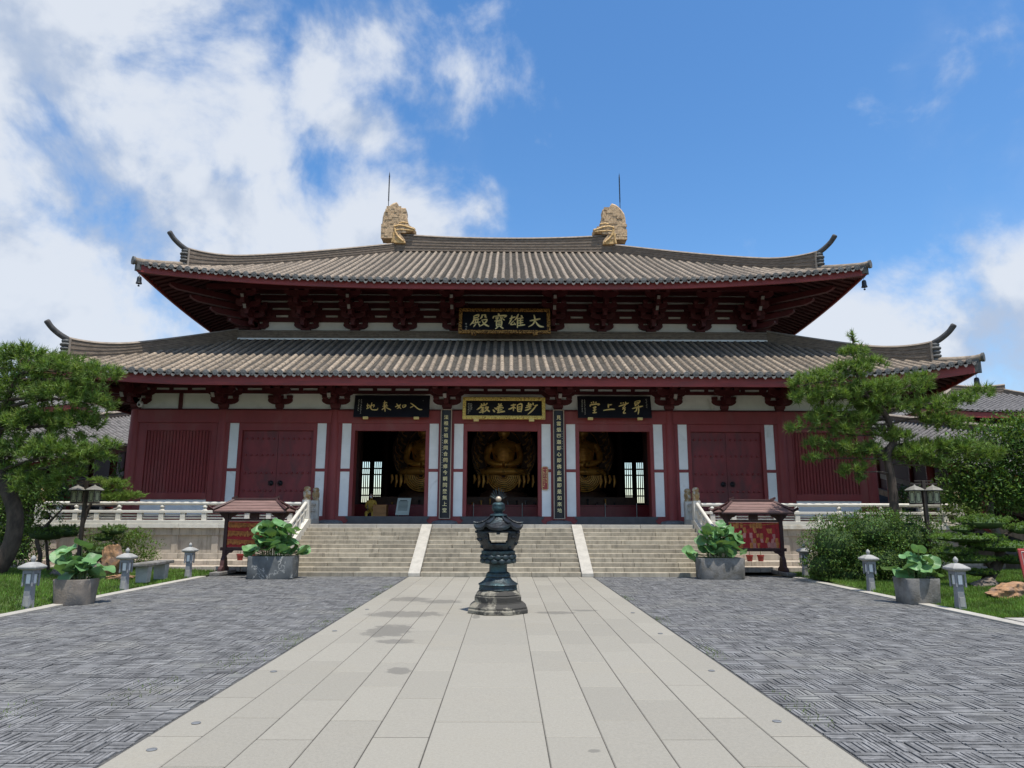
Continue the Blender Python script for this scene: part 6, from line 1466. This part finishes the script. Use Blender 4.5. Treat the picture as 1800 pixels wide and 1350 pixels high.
limbs(t, [(16.2, 25.5, 0), (16.3, 25.5, 1.2), (16.2, 25.5, 2.4)], [.1, .08, .04], br_cl, m_barkg, .03); crown(t, 'crown', leaves(br_cl, 700, .13, .42, 22, shell=.3), m_leaf_d)

# ------------------------------------------------------------------ side galleries climbing beside the hall, pavilions behind
def gallery(s, label):
    root = thing('covered_gallery', label, 'gallery', T(s*18.2, 29, 0)); X0 = 18.2; hw = 1.9; Ya, Yb = 21.5, 37.5
    def ze(y): return 2.75+(y-Ya)*.20
    def p(side, t, y): return Vector((s*X0+side*hw*(1-t)*1.0, y, ze(y)+1.05*t**1.15))
    rb = MB(); tm = MB()
    for side in (-1, 1):
        rb.grid([[p(side, t, y) for y in np.linspace(Ya, Yb, 12)] for t in np.linspace(0, 1, 7)])
        for y in np.arange(Ya+.15, Yb, .30): tile_row_mesh(tm, [p(side, t, y)+Vector((0, 0, .02)) for t in np.linspace(0, 1, 5)], (0, 1, 0), .085)
        fb = MB(); fb.grid([[p(side, 0, y)+Vector((-side*.05, 0, dz)) for y in (Ya, Yb)] for dz in (-.02, -.28)]); fb.build('eaves_board', m_fascia, root)
        for k in range(6):
            y = Ya+.5+k*3.0; zf_ = ze(y)-2.72+.0
            MB().lathe([(.15, 0), (.15, 2.75)], (s*X0+side*(hw-.55), y, zf_), 12).build('column', m_red, root, smooth=60)
        MB().grid([[Vector((s*X0+side*(hw-.55)+q, y, ze(y)+dz)) for y in (Ya, Yb)] for q, dz in ((-.08, -.45), (.08, -.45), (.08, -.15), (-.08, -.15), (-.08, -.45))]).build('eaves_beam', m_reddark, root)
        MB().grid([[Vector((s*X0+side*(hw-.55)+q, y, ze(y)+dz)) for y in (Ya, Yb)] for q, dz in ((-.05, -2.2), (.05, -2.2), (.05, -1.95), (-.05, -1.95), (-.05, -2.2))]).build('bench_rail', m_terr, root)
    rb.build('roof_bed', m_pan, root); o = tm.build('tile_rows', m_tile_shaded, root, smooth=40); o['kind'] = 'stuff'
    ridge_sweep([(s*X0, y, ze(y)+.98) for y in np.linspace(Ya, Yb, 14)], [.32]*14, .12, root, 'ridge')
    fl = MB(); fl.grid([[Vector((s*X0+q, y, ze(y)-2.75+dz)) for y in (Ya, Yb)] for q, dz in ((-1.6, -3.2), (-1.6, 0), (1.6, 0), (1.6, -3.2))]); fl.build('stepped_base', m_trough, root)
    MB().grid([[Vector((s*(X0+hw-.55)+q, y, ze(y)+dz)) for y in (Ya, Yb)] for q, dz in ((-.04, -2.9), (-.04, -.1), (.04, -.1), (.04, -2.9))]).build('outer_wall', m_reddark, root)
    g = MB(); g.prism_y([(s*X0-hw, ze(Ya)), (s*X0+hw, ze(Ya)), (s*X0, ze(Ya)+1.0)], Ya+.35, Ya+.45); g.build('gable', m_reddark, root)
gallery(-1, 'covered gallery climbing beside the hall behind the left pine'); gallery(1, 'covered gallery climbing beside the hall behind the right pine')
def pavilion(cx, cy, hx, hy, storeys, label):
    root = thing('side_pavilion', label, 'pavilion', T(cx, cy, 0))
    MB().box(cx-hx+1.2, cx+hx-1.2, cy-hy+1.2, cy+hy-1.2, 0, storeys[-1][0]+.4).build('wall', m_red, root)
    for k, (ze_, zr, inset, ex) in enumerate(storeys):
        Xe, Ye = hx+ex, hy+ex; L_ = Xe-inset; W_ = Ye-inset
        def P(fx, fy, u): return None
        mb, tm, em = MB(), MB(), MB()
        def z(u, dc): q = u/inset; return zr-(zr-ze_)*(q*1.15-.15*q*q)+.35*max(0, 1-dc/4)**2.2*q**2
        for sy in (-1, 1):
            mb.grid([[Vector((cx+(-1+2*i/24)*(L_+u), cy+sy*(W_+u), z(u, Xe-abs((-1+2*i/24)*(L_+u))))) for i in range(25)] for u in np.linspace(0, inset, 7)])
            for x in np.arange(-Xe+.15, Xe, .3):
                ue = max(0, abs(x)-L_)+.1
                if inset-ue > .3: tile_row_mesh(tm, [Vector((cx+x, cy+sy*(W_+u), z(u, Xe-abs(x))+.01)) for u in np.linspace(inset, ue, 5)], (1, 0, 0), .085)
        for sx in (-1, 1):
            mb.grid([[Vector((cx+sx*(L_+u), cy+(-1+2*i/16)*(W_+u), z(u, Ye-abs((-1+2*i/16)*(W_+u))))) for i in range(17)] for u in np.linspace(0, inset, 7)])
            for y in np.arange(-Ye+.15, Ye, .3):
                ue = max(0, abs(y)-W_)+.1
                if inset-ue > .3: tile_row_mesh(tm, [Vector((cx+sx*(L_+u), cy+y, z(u, Ye-abs(y))+.01)) for u in np.linspace(inset, ue, 5)], (0, 1, 0), .085)
            for sy in (-1, 1):
                hp = [Vector((cx+sx*(L_+u), cy+sy*(W_+u), z(u, inset-u))) for u in np.linspace(0, inset-.3, 10)]; ridge_sweep(hp, [.28]*10, .11, root, 'hip_ridge')
                e = hp[-1]; dg = Vector((sx, sy, 0)).normalized(); MB().tube([e+Vector((0, 0, .25)), e+dg*.3+Vector((0, 0, .4)), e+dg*.5+Vector((0, 0, .75))], [.09, .08, .05], 8).build('horn', m_horn, root, smooth=60)
        mb.build('roof_bed', m_pan, root); o = tm.build('tile_rows', m_tile_shaded, root, smooth=40); o['kind'] = 'stuff'
        fb = MB()
        for sy in (-1, 1): fb.grid([[Vector((cx+x, cy+sy*(Ye-.06), z(inset, Xe-abs(x))+dz)) for x in np.linspace(-Xe+.06, Xe-.06, 25)] for dz in (-.03, -.33)])
        for sx in (-1, 1): fb.grid([[Vector((cx+sx*(Xe-.06), cy+y, z(inset, Ye-abs(y))+dz)) for y in np.linspace(-Ye+.06, Ye-.06, 17)] for dz in (-.03, -.33)])
        fb.build('eaves_board', m_fascia, root)
        MB().box(cx-Xe+.3, cx+Xe-.3, cy-Ye+.3, cy+Ye-.3, ze_-.2, ze_-.1).build('soffit', m_soffit, root)
        if k == len(storeys)-1: ridge_sweep([Vector((cx+x, cy, zr-.05)) for x in np.linspace(-L_-.1, L_+.1, 10)], [.45+.12*(abs(x)/L_)**2 for x in np.linspace(-L_, L_, 10)], .15, root, 'main_ridge')
for s, nm in ((-1, 'left'), (1, 'right')):
    pavilion(s*28.5, 42, 5.2, 3.6, [(5.9, 6.9, 1.6, .9), (7.3, 9.0, 3.95, .35)], 'double-roofed grey tiled side pavilion behind the %s gallery' % nm)
def back_tree(x, y, h, r, label, seed):
    t = plant('background_tree', label, 'tree', (x, y, 0), 'trees behind the galleries'); g = random.Random(seed)
    c = [(x+g.uniform(-.8, .8)*r, y+g.uniform(-.6, .6)*r, h*g.uniform(.45, .9), r*g.uniform(.4, .65), r*g.uniform(.3, .5)) for _ in range(8)]
    limbs(t, [(x, y, -.05), (x+.1, y, h*.3), (x, y, h*.6), (x, y, h*.85)], [.22, .18, .12, .04], c, m_barkg, .06); crown(t, 'crown', leaves(c, 170, .3, .5, seed, shell=.3), m_leaf_d)
for i, (x, y, h, r, w) in enumerate(((-20.5, 25, 4.6, 2.2, 'nearest dark tree at the far left beyond the left pine'), (21.5, 26, 4.8, 2.3, 'nearest dark tree at the far right beyond the broadleaf tree'), (-27, 33, 5.5, 2.8, 'dark tree before the left side pavilion'), (25.5, 33, 5.0, 2.4, 'dark tree before the right side pavilion'))):
    back_tree(x, y, h, r, w, 30+i)
